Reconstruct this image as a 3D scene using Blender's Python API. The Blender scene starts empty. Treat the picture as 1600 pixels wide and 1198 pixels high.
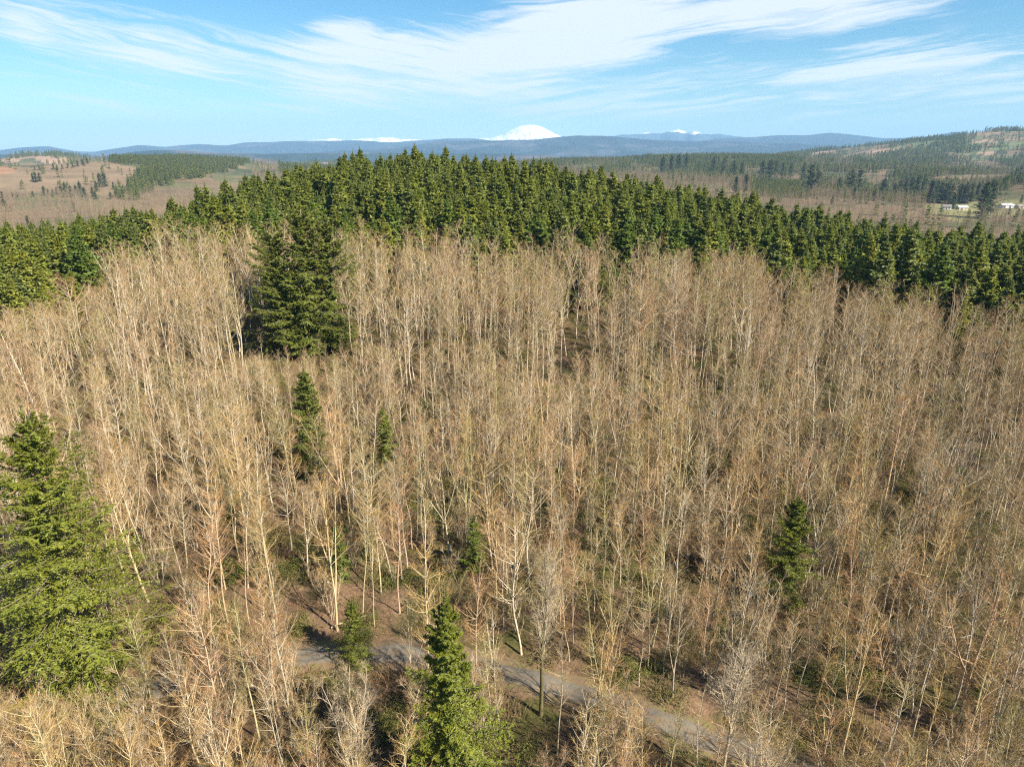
import bpy, math, random
import numpy as np
from mathutils import Vector, Matrix

# ------------------------------------------------------------------ camera, world, sun, exposure
scene = bpy.context.scene
COL = scene.collection
F_PX, PITCH, ZC = 1067.0, math.radians(19.3), 50.0       # focal length for a 1600 px wide frame, drone height
cam_d = bpy.data.cameras.new('camera')
cam_d.sensor_width = 36.0
cam_d.lens = 36.0 * F_PX / 1600.0
cam_d.clip_start, cam_d.clip_end = 0.5, 90000.0
cam = bpy.data.objects.new('camera', cam_d)
cam.location = (0, 0, ZC)
cam.rotation_euler = (math.pi / 2 - PITCH, 0, 0)
COL.objects.link(cam)
scene.camera = cam

SUN_AZ, SUN_EL = math.radians(126.0), math.radians(40.0)  # azimuth clockwise from +Y
SUN_DIR = Vector((math.sin(SUN_AZ) * math.cos(SUN_EL), math.cos(SUN_AZ) * math.cos(SUN_EL), math.sin(SUN_EL)))
sun_d = bpy.data.lights.new('sun', 'SUN')
sun_d.energy, sun_d.angle, sun_d.color = 5.0, math.radians(0.5), (1.0, 0.93, 0.81)
sun = bpy.data.objects.new('sun', sun_d)
sun.rotation_euler = SUN_DIR.to_track_quat('Z', 'Y').to_euler()
COL.objects.link(sun)

scene.view_settings.view_transform = 'Standard'
scene.view_settings.look = 'None'
scene.view_settings.exposure = 1.25
scene.view_settings.gamma = 1.0
scene.render.engine = 'CYCLES'
cy = scene.cycles
cy.max_bounces, cy.diffuse_bounces, cy.glossy_bounces = 4, 1, 1
cy.transmission_bounces, cy.transparent_max_bounces, cy.volume_bounces = 2, 4, 1
cy.use_denoising = False
cy.denoiser = 'OPENIMAGEDENOISE'
cy.denoising_input_passes = 'RGB_ALBEDO_NORMAL'
cy.use_adaptive_sampling = False
cy.volume_step_rate = 4.0
cy.pixel_filter_type = 'BLACKMAN_HARRIS'
cy.filter_width = 1.2

cp, sp = math.cos(PITCH), math.sin(PITCH)


def ray(px, py):
    """direction of the sight line of a photograph pixel (1600 x 1198)"""
    a, b = (px - 800.0) / F_PX, (599.0 - py) / F_PX
    return np.array([a, cp + b * sp, -sp + b * cp])


def project(x, y, z):
    Z = np.asarray(z) - ZC
    fwd = np.maximum(y * cp - Z * sp, 1e-3)
    up = y * sp + Z * cp
    return 800.0 + F_PX * x / fwd, 599.0 - F_PX * up / fwd


def azel(px, py):
    d = ray(px, py)
    return math.atan2(d[0], d[1]), math.atan2(d[2], math.hypot(d[0], d[1]))


class Nodes:
    """small helper to write node trees as expressions"""
    def __init__(self, tree):
        self.t = tree
        self.t.nodes.clear()

    def new(self, kind, **kw):
        n = self.t.nodes.new(kind)
        for k, v in kw.items():
            setattr(n, k, v)
        return n

    def put(self, sock, v):
        if isinstance(v, bpy.types.NodeSocket):
            self.t.links.new(v, sock)
        elif v is not None:
            if hasattr(sock.default_value, '__len__') and not hasattr(v, '__len__'):
                v = [v] * len(sock.default_value)
            if hasattr(v, '__len__') and len(sock.default_value) == 4 and len(v) == 3:
                v = tuple(v) + (1.0,)
            sock.default_value = v

    def m(self, op, a, b=None, c=None, clamp=False):
        n = self.new('ShaderNodeMath', operation=op, use_clamp=clamp)
        for i, v in enumerate((a, b, c)):
            if v is not None:
                self.put(n.inputs[i], v)
        return n.outputs[0]

    def noise(self, vec, scale=1.0, detail=4.0, rough=0.55, dist=0.0, col=False):
        n = self.new('ShaderNodeTexNoise')
        self.put(n.inputs['Vector'], vec)
        self.put(n.inputs['Scale'], scale)
        self.put(n.inputs['Detail'], detail)
        self.put(n.inputs['Roughness'], rough)
        self.put(n.inputs['Distortion'], dist)
        return n.outputs['Color' if col else 'Fac']

    def rng(self, v, a, b, c=0.0, d=1.0, smooth=True):
        n = self.new('ShaderNodeMapRange', interpolation_type='SMOOTHSTEP' if smooth else 'LINEAR')
        for i, q in enumerate((v, a, b, c, d)):
            self.put(n.inputs[i], q)
        return n.outputs[0]

    def mix(self, f, a, b, mode='MIX'):
        n = self.new('ShaderNodeMix', data_type='RGBA', blend_type=mode)
        self.put(n.inputs[0], f)
        self.put(n.inputs[6], a)
        self.put(n.inputs[7], b)
        return n.outputs[2]

    def ramp(self, f, stops):
        n = self.new('ShaderNodeValToRGB')
        e = n.color_ramp.elements
        while len(e) < len(stops):
            e.new(0.5)
        for el, (p, c) in zip(e, stops):
            el.position, el.color = p, tuple(c) + (1.0,)
        self.put(n.inputs[0], f)
        return n.outputs[0]

    def xyz(self, x, y, z=0.0):
        n = self.new('ShaderNodeCombineXYZ')
        for i, v in enumerate((x, y, z)):
            self.put(n.inputs[i], v)
        return n.outputs[0]

    def sep(self, v):
        n = self.new('ShaderNodeSeparateXYZ')
        self.put(n.inputs[0], v)
        return n.outputs

    def vm(self, op, a, b=None):
        n = self.new('ShaderNodeVectorMath', operation=op)
        self.put(n.inputs[0], a)
        if b is not None:
            self.put(n.inputs[1], b)
        return n.outputs[0]


# ---- sky: Nishita daylight with a veil of cirrus
world = bpy.data.worlds.new('World')
scene.world = world
world.use_nodes = True
N = Nodes(world.node_tree)
SKY_STRENGTH = 0.05
skyt = N.new('ShaderNodeTexSky', sky_type='NISHITA')
skyt.sun_disc = False
skyt.sun_elevation, skyt.sun_rotation = SUN_EL, SUN_AZ
skyt.altitude, skyt.air_density, skyt.dust_density, skyt.ozone_density = 200.0, 1.0, 0.1, 1.5
dirv = N.new('ShaderNodeTexCoord').outputs['Generated']
s = N.sep(N.vm('NORMALIZE', dirv))
az = N.m('ARCTAN2', s[0], s[1])
el = N.m('ARCSINE', s[2])
sky_col = N.mix(1.0, skyt.outputs[0], N.mix(N.rng(el, 0.0, 0.24, 0.0, 1.0, False), (0.72, 0.97, 1.04), (0.38, 0.91, 1.17)), 'MULTIPLY')
warp = N.sep(N.noise(N.xyz(N.m('MULTIPLY', az, 5.0), N.m('MULTIPLY', el, 16.0), 3.1), 1.0, 3.0, 0.5, 0.0, True))
az2 = N.m('ADD', az, N.m('MULTIPLY', N.m('SUBTRACT', warp[0], 0.5), 0.08))
el2 = N.m('ADD', el, N.m('MULTIPLY', N.m('SUBTRACT', warp[1], 0.5), 0.026))
f_dn = N.noise(N.xyz(N.m('ADD', N.m('MULTIPLY', az2, 6.0), N.m('MULTIPLY', el2, 10.0)), N.m('ADD', N.m('MULTIPLY', el2, 70.0), N.m('MULTIPLY', az2, 11.0)), 7.7), 1.0, 9.0, 0.62, 0.6)
f_up = N.noise(N.xyz(N.m('SUBTRACT', N.m('MULTIPLY', az2, 6.0), N.m('MULTIPLY', el2, 10.0)), N.m('SUBTRACT', N.m('MULTIPLY', el2, 75.0), N.m('MULTIPLY', az2, 8.0)), 1.7), 1.0, 9.0, 0.62, 0.6)
side = N.rng(az, -0.12, 0.05)
fib = N.m('ADD', N.m('MULTIPLY', f_dn, N.m('SUBTRACT', 1.0, side)), N.m('MULTIPLY', f_up, side))
fib = N.rng(fib, 0.34, 0.66)
strokes = [  # photographed streaks of cirrus: ends (pixel), half width (pixel), density
    ((-90, -12), (180, 50), 26, 0.95), ((100, 35), (420, 110), 34, 1.1), ((300, 85), (640, 135), 40, 1.0), ((430, 110), (960, 100), 46, 0.95),
    ((430, 48), (710, 76), 20, 1.1), ((470, 32), (600, 50), 10, 0.6), ((690, 58), (1080, 40), 42, 1.2), ((720, 24), (1560, -4), 26, 1.25),
    ((600, 112), (1100, 68), 34, 0.85), ((1040, 62), (1520, -10), 20, 0.6), ((30, 88), (330, 106), 14, 0.7), ((0, 60), (200, 92), 10, 0.4),
    ((820, 160), (1800, 110), 36, 0.70), ((250, 166), (1000, 146), 22, 0.65), ((1060, 90), (1180, 94), 9, 0.6),
    ((1180, 126), (1750, 60), 30, 0.75), ((1350, 150), (1800, 130), 20, 0.5), ((-60, 30), (120, 60), 12, 0.6), ((120, 140), (420, 135), 14, 0.35), ((1250, 75), (1460, 60), 8, 0.5), ((1000, 196), (1800, 180), 12, 0.35), ((-200, 150), (500, 190), 18, 0.4), ((-100, 100), (260, 128), 12, 0.45), ((500, 172), (1200, 176), 14, 0.4), ((-150, 60), (150, 84), 12, 0.5)]
tot = None
for p0, p1, w, amp in strokes:
    (a0, e0), (a1, e1) = azel(*p0), azel(*p1)
    cx, cyy, dx, dy = (a0 + a1) / 2, (e0 + e1) / 2, a1 - a0, e1 - e0
    L = math.hypot(dx, dy)
    dx, dy, hl, w = dx / L, dy / L, L / 2 * 1.25, w * 1.6 / F_PX
    u = N.m('SUBTRACT', az2, cx)
    v = N.m('SUBTRACT', el2, cyy)
    t = N.m('ADD', N.m('MULTIPLY', u, dx / hl), N.m('MULTIPLY', v, dy / hl))
    n = N.m('ADD', N.m('MULTIPLY', u, -dy / w), N.m('MULTIPLY', v, dx / w))
    r = N.m('SQRT', N.m('ADD', N.m('MULTIPLY', t, t), N.m('MULTIPLY', n, n)))
    k = N.m('MULTIPLY', N.rng(r, 1.0, 0.05), amp * 1.15)
    tot = k if tot is None else N.m('ADD', tot, k)
# the same thin cirrus goes on over the rest of the sky
gen = N.noise(N.xyz(N.m('MULTIPLY', az2, 1.6), N.m('MULTIPLY', el2, 6.0), 11.0), 1.0, 3.0, 0.5)
gen = N.m('MULTIPLY', N.rng(gen, 0.46, 0.68), N.m('MAXIMUM', N.rng(el, 0.17, 0.26), N.rng(N.m('ABSOLUTE', az), 0.75, 0.95)))
tot = N.m('ADD', tot, N.m('MULTIPLY', gen, 0.7))
fine = N.noise(N.xyz(N.m('ADD', N.m('MULTIPLY', az2, 30.0), N.m('MULTIPLY', el2, 40.0)), N.m('MULTIPLY', el2, 190.0), 5.0), 1.0, 6.0, 0.65, 0.8)
body = N.m('ADD', N.m('MULTIPLY', tot, 0.66), N.m('ADD', N.m('MULTIPLY', N.m('SUBTRACT', fib, 0.55), 0.72), N.m('MULTIPLY', N.m('SUBTRACT', fine, 0.5), 0.55)))
mask = N.m('MULTIPLY', N.rng(body, 0.05, 1.15, 0.0, 0.88), N.rng(tot, 0.0, 0.35))
mask = N.m('MULTIPLY', mask, N.rng(el, 0.0, 0.05), clamp=True)
mask = N.m('MINIMUM', mask, 0.9)
col = N.mix(mask, sky_col, (8.3, 8.7, 8.9))
bg = N.new('ShaderNodeBackground')
N.put(bg.inputs[0], col)
bg.inputs[1].default_value = SKY_STRENGTH
wo = N.new('ShaderNodeOutputWorld')
N.t.links.new(bg.outputs[0], wo.inputs[0])

# ------------------------------------------------------------------ helpers
RNG = np.random.default_rng(7)


def obj(name, me, parent=None, loc=None):
    o = bpy.data.objects.new(name, me)
    COL.objects.link(o)
    if parent is not None:
        o.parent = parent
    if loc is not None:
        o.location = loc
    return o


def tag(o, label=None, cat=None, group=None, kind=None):
    for k, v in (('label', label), ('category', cat), ('group', group), ('kind', kind)):
        if v:
            o[k] = v
    return o


def mesh(name, V, faces, mats, smooth=False):
    """V (n,3); faces: list of (index array (m,k), material slot)"""
    me = bpy.data.meshes.new(name)
    V = np.asarray(V, np.float32)
    faces = [(np.asarray(f, np.int32), m) for f, m in faces if len(f)]
    me.vertices.add(len(V))
    me.vertices.foreach_set('co', V.ravel())
    nl = sum(f.size for f, _ in faces)
    npoly = sum(len(f) for f, _ in faces)
    me.loops.add(nl)
    me.polygons.add(npoly)
    me.loops.foreach_set('vertex_index', np.concatenate([f.ravel() for f, _ in faces]))
    tot_ = np.concatenate([np.full(len(f), f.shape[1]) for f, _ in faces])
    me.polygons.foreach_set('loop_start', np.concatenate([[0], np.cumsum(tot_)[:-1]]).astype(np.int32))
    me.polygons.foreach_set('material_index', np.concatenate([np.full(len(f), m) for f, m in faces]).astype(np.int32))
    me.polygons.foreach_set('use_smooth', np.full(npoly, smooth))
    for m in mats:
        me.materials.append(m)
    me.update(calc_edges=True)
    return me


def unit(v):
    return v / np.maximum(np.linalg.norm(v, axis=-1, keepdims=True), 1e-9)


def perp(d):
    ref = np.where(np.abs(d[..., 2:3]) < 0.9, np.array([0, 0, 1.0]), np.array([1.0, 0, 0]))
    a = unit(np.cross(d, ref))
    return a, np.cross(d, a)


class Geo:
    """collects batches of geometry for one mesh"""
    def __init__(self):
        self.V, self.T, self.Q, self.Q2, self.n = [], [], [], [], 0

    def tubes(self, P, R, sides=3, fine=False):
        """P (n,k,3) polylines, R (n,k) radii -> joined rings"""
        n, k, _ = P.shape
        d = np.empty_like(P)
        d[:, 1:-1] = P[:, 2:] - P[:, :-2]
        d[:, 0] = P[:, 1] - P[:, 0]
        d[:, -1] = P[:, -1] - P[:, -2]
        d = unit(d)
        a, b = perp(d)
        ang = np.arange(sides) / sides * 2 * math.pi
        ring = a[:, :, None] * np.cos(ang)[:, None] + b[:, :, None] * np.sin(ang)[:, None]
        V = (P[:, :, None] + ring * R[:, :, None, None]).reshape(-1, 3)
        i = np.arange(n)[:, None, None] * (k * sides) + np.arange(k - 1)[None, :, None] * sides
        j, j2 = np.arange(sides)[None, None], (np.arange(sides)[None, None] + 1) % sides
        q = np.stack([i + j, i + j2, i + sides + j2, i + sides + j], -1).reshape(-1, 4) + self.n
        self.V.append(V)
        (self.Q2 if fine else self.Q).append(q)
        self.n += len(V)

    def blades(self, B, T, W):
        """thin triangles from base B to tip T with base half-width vector W"""
        V = np.stack([B - W, B + W, T], 1).reshape(-1, 3)
        self.T.append(np.arange(len(V)).reshape(-1, 3) + self.n)
        self.V.append(V)
        self.n += len(V)

    def quads(self, A, B, C, D):
        V = np.stack([A, B, C, D], 1).reshape(-1, 3)
        self.Q.append(np.arange(len(V)).reshape(-1, 4) + self.n)
        self.V.append(V)
        self.n += len(V)

    def build(self, name, mat, smooth=False):
        """one material, or (wood, blades) when tubes and blades differ"""
        mats = list(mat) if isinstance(mat, (tuple, list)) else [mat]
        fs = []
        if self.Q:
            fs.append((np.concatenate(self.Q), 0))
        for lst in (self.Q2, self.T):
            if lst:
                fs.append((np.concatenate(lst), len(mats) - 1))
        return mesh(name, np.concatenate(self.V), fs, mats, smooth)


def fbm(x, y, scale, seed, octaves=4):
    r = np.random.default_rng(seed)
    out, amp, tot_ = 0.0, 1.0, 0.0
    for o in range(octaves):
        for _ in range(4):
            a, p = r.uniform(0, 2 * math.pi), r.uniform(0, 2 * math.pi)
            k = 2 * math.pi / scale * (2 ** o) * r.uniform(0.7, 1.3)
            out = out + amp * np.sin(k * (x * math.cos(a) + y * math.sin(a)) + p + 1.3 * np.sin(0.6 * k * (y * math.cos(a) - x * math.sin(a)) + p * 2))
        tot_ += amp * 2.0
        amp *= 0.5
    return out / tot_


def sstep(v, a, b):
    t = np.clip((v - a) / (b - a), 0, 1)
    return t * t * (3 - 2 * t)


# ------------------------------------------------------------------ terrain shape
YK = np.array([-400, -100, 0, 45, 62, 66, 75, 100, 140, 175, 215, 250, 280, 310, 360, 450, 600, 800])
GK = np.array([-66, -58, -53, -50, -50, -48.6, -48.2, -45.2, -40, -33.8, -27, -23.2, -22.3, -25, -34.5, -52, -66, -72.0])
DK = np.array([0, 700, 1000, 1500, 2500, 4000, 6000, 9000, 90000.0])
BK = np.array([-70, -74, -76, -80, -92, -110, -165, -205, -230.0])


def height(x, y):
    x, y = np.asarray(x, float), np.asarray(y, float)
    D = np.hypot(x, y)
    A = np.degrees(np.arctan2(x, y))
    rad = np.where(y > 0, np.hypot(x * 0.75, y), y)
    near = np.interp(rad, YK, GK)
    for o in (-6, 6):                                   # soften the kinks
        near = near + np.interp(rad + o, YK, GK)
    near = near / 3
    xs = x + 45.0
    near = near - np.where(xs < 0, 26.5, 33) * (1 - np.exp(-(xs / np.where(xs < 0, 72.0, 160.0)) ** 2)) * sstep(y, 90, 250) * (1 - sstep(y, 380, 700))
    near = near + 1.2 * fbm(x, y, 60, 3, 3) * sstep(D, 70, 140) + 0.25 * fbm(x, y, 9, 4, 2)
    far = np.interp(D, DK, BK)

    def hill(az_, d, amp, sx, sy):
        a = math.radians(az_)
        u, v = x * math.cos(a) - y * math.sin(a), x * math.sin(a) + y * math.cos(a) - d
        return amp * np.exp(-(u / sx) ** 2 - (v / sy) ** 2)
    far = far + hill(-36, 1750, 40, 520, 420) + hill(-26, 2350, 42, 430, 420) + hill(-33, 3300, 62, 300, 400)
    far = far + hill(14, 2500, 46, 700, 500) + hill(5, 1250, 24, 330, 260) + hill(33, 1900, 22, 600, 260)
    far = far + hill(38, 1350, 26, 130, 220)
    Ak = np.interp(A, [8, 15, 20.5, 23, 28, 32, 35, 40, 70, 90], [0, 12, 52, 72, 118, 155, 178, 200, 190, 0])
    far = far + Ak * sstep(D, 2000, 4300) * (1 - sstep(D, 4800, 8000))
    far = far + (7 * fbm(x, y, 700, 11, 4)) * sstep(D, 500, 900) + 14 * fbm(x, y, 1500, 12, 4) * sstep(D, 2400, 3500) * (1 - sstep(D, 7000, 9000))
    w = sstep(D, 480, 820)
    return near * (1 - w) + far * w + ZC


def ground_at(px, py, lift=0.0, dmax=6000.0):
    """first point along a pixel's sight line that is `lift` metres above the ground"""
    d = ray(px, py)
    d = d / math.hypot(d[0], d[1])
    t = np.concatenate([np.arange(15, 400, 0.25), np.arange(400, dmax, 2.0)])
    z = ZC + d[2] * t
    hit = np.nonzero(z <= height(d[0] * t, d[1] * t) + lift)[0]
    k = t[hit[0]] if len(hit) else t[-1]
    return d[0] * k, d[1] * k


def H(x, y):
    return float(height(x, y))


def inpoly(px, py, poly):
    px, py = np.asarray(px), np.asarray(py)
    ins = np.zeros(px.shape, bool)
    n = len(poly)
    for i in range(n):
        (x0, y0), (x1, y1) = poly[i], poly[(i + 1) % n]
        if y0 == y1:
            continue
        c = ((y0 > py) != (y1 > py)) & (px < (x1 - x0) * (py - y0) / (y1 - y0) + x0)
        ins ^= c
    return ins


# road over the terrain
road_px = [(-260, 1195), (-60, 1150), (120, 1105), (262, 1074), (400, 1040), (490, 1022), (610, 1022), (720, 1036), (810, 1058), (930, 1090), (1010, 1122), (1100, 1155), (1200, 1190), (1330, 1240)]
road_pts = np.array([ground_at(*p) for p in road_px])


def smooth_line(P, n):
    t = np.linspace(0, len(P) - 1, n)
    Q = np.stack([np.interp(t, np.arange(len(P)), P[:, i]) for i in range(2)], 1)
    for _ in range(12):
        Q[1:-1] = (Q[:-2] + Q[1:-1] * 2 + Q[2:]) / 4
    return Q


ROAD = smooth_line(road_pts, 120)


def road_dist(x, y):
    x, y = np.asarray(x, float), np.asarray(y, float)
    sh = x.shape
    P = np.stack([x.ravel(), y.ravel()], 1)
    out = np.full(len(P), 1e3)
    near = (P[:, 1] > 15) & (P[:, 1] < 100) & (np.abs(P[:, 0]) < 120)
    if near.any():
        q = P[near]
        out[near] = np.sqrt(((q[:, None] - ROAD[None]) ** 2).sum(-1)).min(1)
    return out.reshape(sh)


# ------------------------------------------------------------------ materials
def material(name, fn, rough=0.85, spec=0.2, transl=0.0):
    m = bpy.data.materials.new(name)
    m.use_nodes = True
    n = Nodes(m.node_tree)
    out = n.new('ShaderNodeOutputMaterial')
    c, bump = fn(n)
    p = n.new('ShaderNodeBsdfPrincipled')
    n.put(p.inputs['Base Color'], c)
    p.inputs['Roughness'].default_value = rough
    p.inputs['Specular IOR Level'].default_value = spec
    if bump is not None:
        b = n.new('ShaderNodeBump')
        n.put(b.inputs['Height'], bump[0])
        b.inputs['Strength'].default_value = bump[1]
        b.inputs['Distance'].default_value = bump[2]
        n.t.links.new(b.outputs[0], p.inputs['Normal'])
    sh = p.outputs[0]
    if transl > 0:
        tr = n.new('ShaderNodeBsdfTranslucent')
        n.put(tr.inputs[0], c)
        mx = n.new('ShaderNodeMixShader')
        mx.inputs[0].default_value = transl
        n.t.links.new(sh, mx.inputs[1])
        n.t.links.new(tr.outputs[0], mx.inputs[2])
        sh = mx.outputs[0]
    n.t.links.new(sh, out.inputs[0])
    return m


def obj_random(n):
    return n.new('ShaderNodeObjectInfo').outputs['Random']


def isl_random(n):
    return n.new('ShaderNodeNewGeometry').outputs['Random Per Island']


def pos(n):
    return n.new('ShaderNodeNewGeometry').outputs['Position']


def ocoord(n):
    return n.new('ShaderNodeTexCoord').outputs['Object']


def own_tone(n, c, base):
    """trees that carry a tone of their own (object colour, alpha below one) use it"""
    oi = n.new('ShaderNodeObjectInfo')
    k = n.m('LESS_THAN', oi.outputs['Alpha'], 0.75)
    return n.mix(k, c, n.mix(1.0, n.mix(0.55, c, base), oi.outputs['Color'], 'MULTIPLY'))


BARK_BASE, TWIG_BASE = (0.46, 0.365, 0.235), (0.37, 0.24, 0.105)


def bark_fn(stops, dark, lichen):
    def fn(n):
        c = own_tone(n, n.ramp(obj_random(n), stops), BARK_BASE)
        p = ocoord(n)
        s_ = n.sep(p)
        q = n.xyz(n.m('MULTIPLY', s_[0], 6.0), n.m('MULTIPLY', s_[1], 6.0), n.m('MULTIPLY', s_[2], 1.3))
        a = n.noise(q, 1.0, 5.0, 0.65)
        c = n.mix(n.rng(a, 0.52, 0.70), c, dark)
        c = n.mix(n.rng(n.noise(q, 2.3, 3.0, 0.6), 0.55, 0.7), c, lichen)
        return c, (a, 0.4, 0.02)
    return fn


ALDER_TONES = [(0.0, (0.46, 0.365, 0.24)), (0.3, (0.55, 0.46, 0.33)), (0.6, (0.44, 0.335, 0.205)), (0.8, (0.37, 0.31, 0.165)), (1.0, (0.55, 0.43, 0.29))]
M_bark = material('alder_bark', bark_fn(ALDER_TONES, (0.20, 0.155, 0.10), (0.60, 0.55, 0.45)), 0.8)
M_moss = material('mossy_bark', bark_fn([(0.0, (0.13, 0.11, 0.05)), (1.0, (0.18, 0.14, 0.07))], (0.06, 0.05, 0.03), (0.22, 0.22, 0.05)), 0.9)
M_firbark = material('fir_bark', bark_fn([(0.0, (0.20, 0.15, 0.11)), (1.0, (0.28, 0.22, 0.17))], (0.09, 0.065, 0.05), (0.33, 0.30, 0.25)), 0.9)


def twig_fn(stops):
    def fn(n):
        c = own_tone(n, n.ramp(obj_random(n), stops), TWIG_BASE)
        v = n.rng(isl_random(n), 0.0, 1.0, 0.62, 1.30, False)
        return n.mix(1.0, c, n.xyz(v, v, v), 'MULTIPLY'), None
    return fn


M_twig = material('alder_twigs', twig_fn([(0.0, (0.36, 0.223, 0.096)), (0.2, (0.41, 0.265, 0.12)), (0.38, (0.30, 0.217, 0.078)), (0.55, (0.41, 0.225, 0.115)),
                                          (0.7, (0.28, 0.225, 0.066)), (0.85, (0.41, 0.29, 0.155)), (1.0, (0.40, 0.23, 0.09))]), 0.7, 0.2, 0.0)
M_far_twig = material('valley_tree_twigs', twig_fn([(0.0, (0.23, 0.165, 0.10)), (0.3, (0.29, 0.21, 0.135)), (0.6, (0.25, 0.18, 0.12)), (0.8, (0.21, 0.18, 0.095)), (1.0, (0.31, 0.215, 0.135))]), 0.8)
M_maple_twig = material('maple_twigs', twig_fn([(0.0, (0.33, 0.245, 0.15)), (1.0, (0.40, 0.31, 0.20))]), 0.75)
M_brush = material('dry_brush', twig_fn([(0.0, (0.24, 0.135, 0.07)), (0.3, (0.28, 0.175, 0.09)), (0.55, (0.19, 0.145, 0.06)), (0.8, (0.26, 0.21, 0.10)), (1.0, (0.16, 0.09, 0.05))]), 0.85)
M_fern = material('undergrowth_leaves', twig_fn([(0.0, (0.10, 0.115, 0.02)), (0.4, (0.17, 0.165, 0.035)), (0.7, (0.12, 0.12, 0.028)), (1.0, (0.21, 0.17, 0.055))]), 0.6, 0.3, 0.25)


def needle_fn(stops):
    def fn(n):
        c = n.ramp(obj_random(n), stops)
        oi = n.new('ShaderNodeObjectInfo')
        c = n.mix(n.m('LESS_THAN', oi.outputs['Alpha'], 0.75), c, oi.outputs['Color'])
        v = n.rng(isl_random(n), 0.0, 1.0, 0.60, 1.40, False)
        c = n.mix(1.0, c, n.xyz(v, v, v), 'MULTIPLY')
        k = n.noise(ocoord(n), 0.55, 3.0, 0.6)
        return n.mix(n.rng(k, 0.40, 0.66, 0.0, 0.5), c, n.mix(1.0, c, (1.55, 1.4, 1.1), 'MULTIPLY')), None
    return fn


M_needle = material('fir_needles', needle_fn([(0.0, (0.165, 0.21, 0.032)), (0.35, (0.21, 0.24, 0.036)), (0.7, (0.18, 0.215, 0.044)), (1.0, (0.225, 0.25, 0.036))]), 0.5, 0.4, 0.40)
M_needle_bright = material('open_grown_fir_needles', needle_fn([(0.0, (0.175, 0.20, 0.024)), (1.0, (0.185, 0.205, 0.026))]), 0.5, 0.4, 0.40)
M_needle_dark = material('old_fir_needles', needle_fn([(0.0, (0.14, 0.165, 0.022)), (1.0, (0.15, 0.17, 0.024))]), 0.5, 0.4, 0.38)
M_needle_valley = material('valley_conifer_needles', needle_fn([(0.0, (0.055, 0.08, 0.028)), (0.5, (0.075, 0.098, 0.03)), (1.0, (0.09, 0.105, 0.035))]), 0.6, 0.2, 0.25)
M_needle_far = material('distant_conifer_needles', needle_fn([(0.0, (0.11, 0.14, 0.04)), (0.5, (0.15, 0.175, 0.045)), (1.0, (0.19, 0.195, 0.055))]), 0.6, 0.2, 0.35)


def ground_fn(n):
    a = n.new('ShaderNodeAttribute', attribute_name='cover')
    c = a.outputs['Color']
    p = pos(n)
    nr = n.noise(p, 0.16, 6.0, 0.65)
    fine = n.noise(p, 2.2, 6.0, 0.75)
    patch = n.noise(p, 0.05, 4.0, 0.6)
    near = a.outputs['Alpha']
    c2 = n.mix(n.rng(nr, 0.44, 0.60), c, (0.07, 0.068, 0.02))
    c2 = n.mix(n.rng(patch, 0.50, 0.64), c2, (0.11, 0.07, 0.038))
    c = n.mix(near, c, c2)
    big = n.noise(p, 0.012, 6.0, 0.62)
    k = n.rng(big, 0.3, 0.7, 0.72, 1.28, False)
    c = n.mix(1.0, c, n.xyz(k, k, k), 'MULTIPLY')
    k = n.rng(fine, 0.25, 0.75, 0.5, 1.5, False)
    c = n.mix(1.0, c, n.xyz(k, k, k), 'MULTIPLY')
    return c, (fine, 0.7, 0.25)


M_ground = material('ground_cover', ground_fn, 0.95, 0.1)


def road_fn(n):
    p = pos(n)
    a = n.noise(p, 0.9, 6.0, 0.65)
    b = n.noise(p, 14.0, 4.0, 0.7)
    c = n.ramp(a, [(0.3, (0.11, 0.095, 0.075)), (0.5, (0.16, 0.14, 0.108)), (0.7, (0.21, 0.155, 0.10))])
    k = n.rng(b, 0.3, 0.7, 0.7, 1.25, False)
    c = n.mix(1.0, c, n.xyz(k, k, k), 'MULTIPLY')
    ac = n.m('ABSOLUTE', n.new('ShaderNodeAttribute', attribute_name='across').outputs['Fac'])
    lit = n.noise(p, 3.0, 5.0, 0.75)
    edge = n.m('ADD', n.rng(ac, 0.62, 0.95), n.m('MULTIPLY', n.rng(ac, 0.22, 0.0), 0.55))
    f = n.m('MULTIPLY', edge, n.rng(lit, 0.40, 0.58))
    return n.mix(f, c, (0.21, 0.125, 0.07)), (b, 0.5, 0.03)


M_road = material('gravelly_asphalt', road_fn, 0.9)


def verge_fn(n):
    a = n.noise(pos(n), 0.8, 5.0, 0.7)
    return n.ramp(a, [(0.35, (0.18, 0.115, 0.07)), (0.5, (0.165, 0.12, 0.065)), (0.62, (0.16, 0.145, 0.05)), (0.75, (0.16, 0.10, 0.06))]), (a, 0.8, 0.1)


M_verge = material('litter_and_moss_verge', verge_fn, 0.95)


def hill_fn(base, patch_c, amount, scale):
    def fn(n):
        p = pos(n)
        a = n.noise(p, scale, 6.0, 0.6)
        b = n.noise(p, scale * 7, 5.0, 0.7)
        c = n.mix(n.rng(a, 0.50, 0.62, 0.0, amount), base, patch_c)
        k = n.rng(b, 0.3, 0.7, 0.6, 1.4, False)
        return n.mix(1.0, c, n.xyz(k, k, k), 'MULTIPLY'), (b, 1.0, 30.0)
    return fn


M_hill_a = material('wooded_hill', hill_fn((0.022, 0.036, 0.03), (0.13, 0.10, 0.09), 0.7, 0.0011), 0.95, 0.0)
M_hill_b = material('distant_wooded_hill', hill_fn((0.018, 0.03, 0.03), (0.11, 0.10, 0.10), 0.5, 0.0009), 0.95, 0.0)


def snow_hill_fn(lo, hi, thr):
    def fn(n):
        p = pos(n)
        z = n.sep(p)[2]
        b = n.noise(p, 0.0022, 6.0, 0.65)
        h = n.m('ADD', z, n.m('MULTIPLY', n.m('SUBTRACT', b, 0.5), thr[1]))
        return n.mix(n.rng(h, thr[0] - 12, thr[0] + 12), lo, hi), (b, 0.6, 60.0)
    return fn


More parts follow.
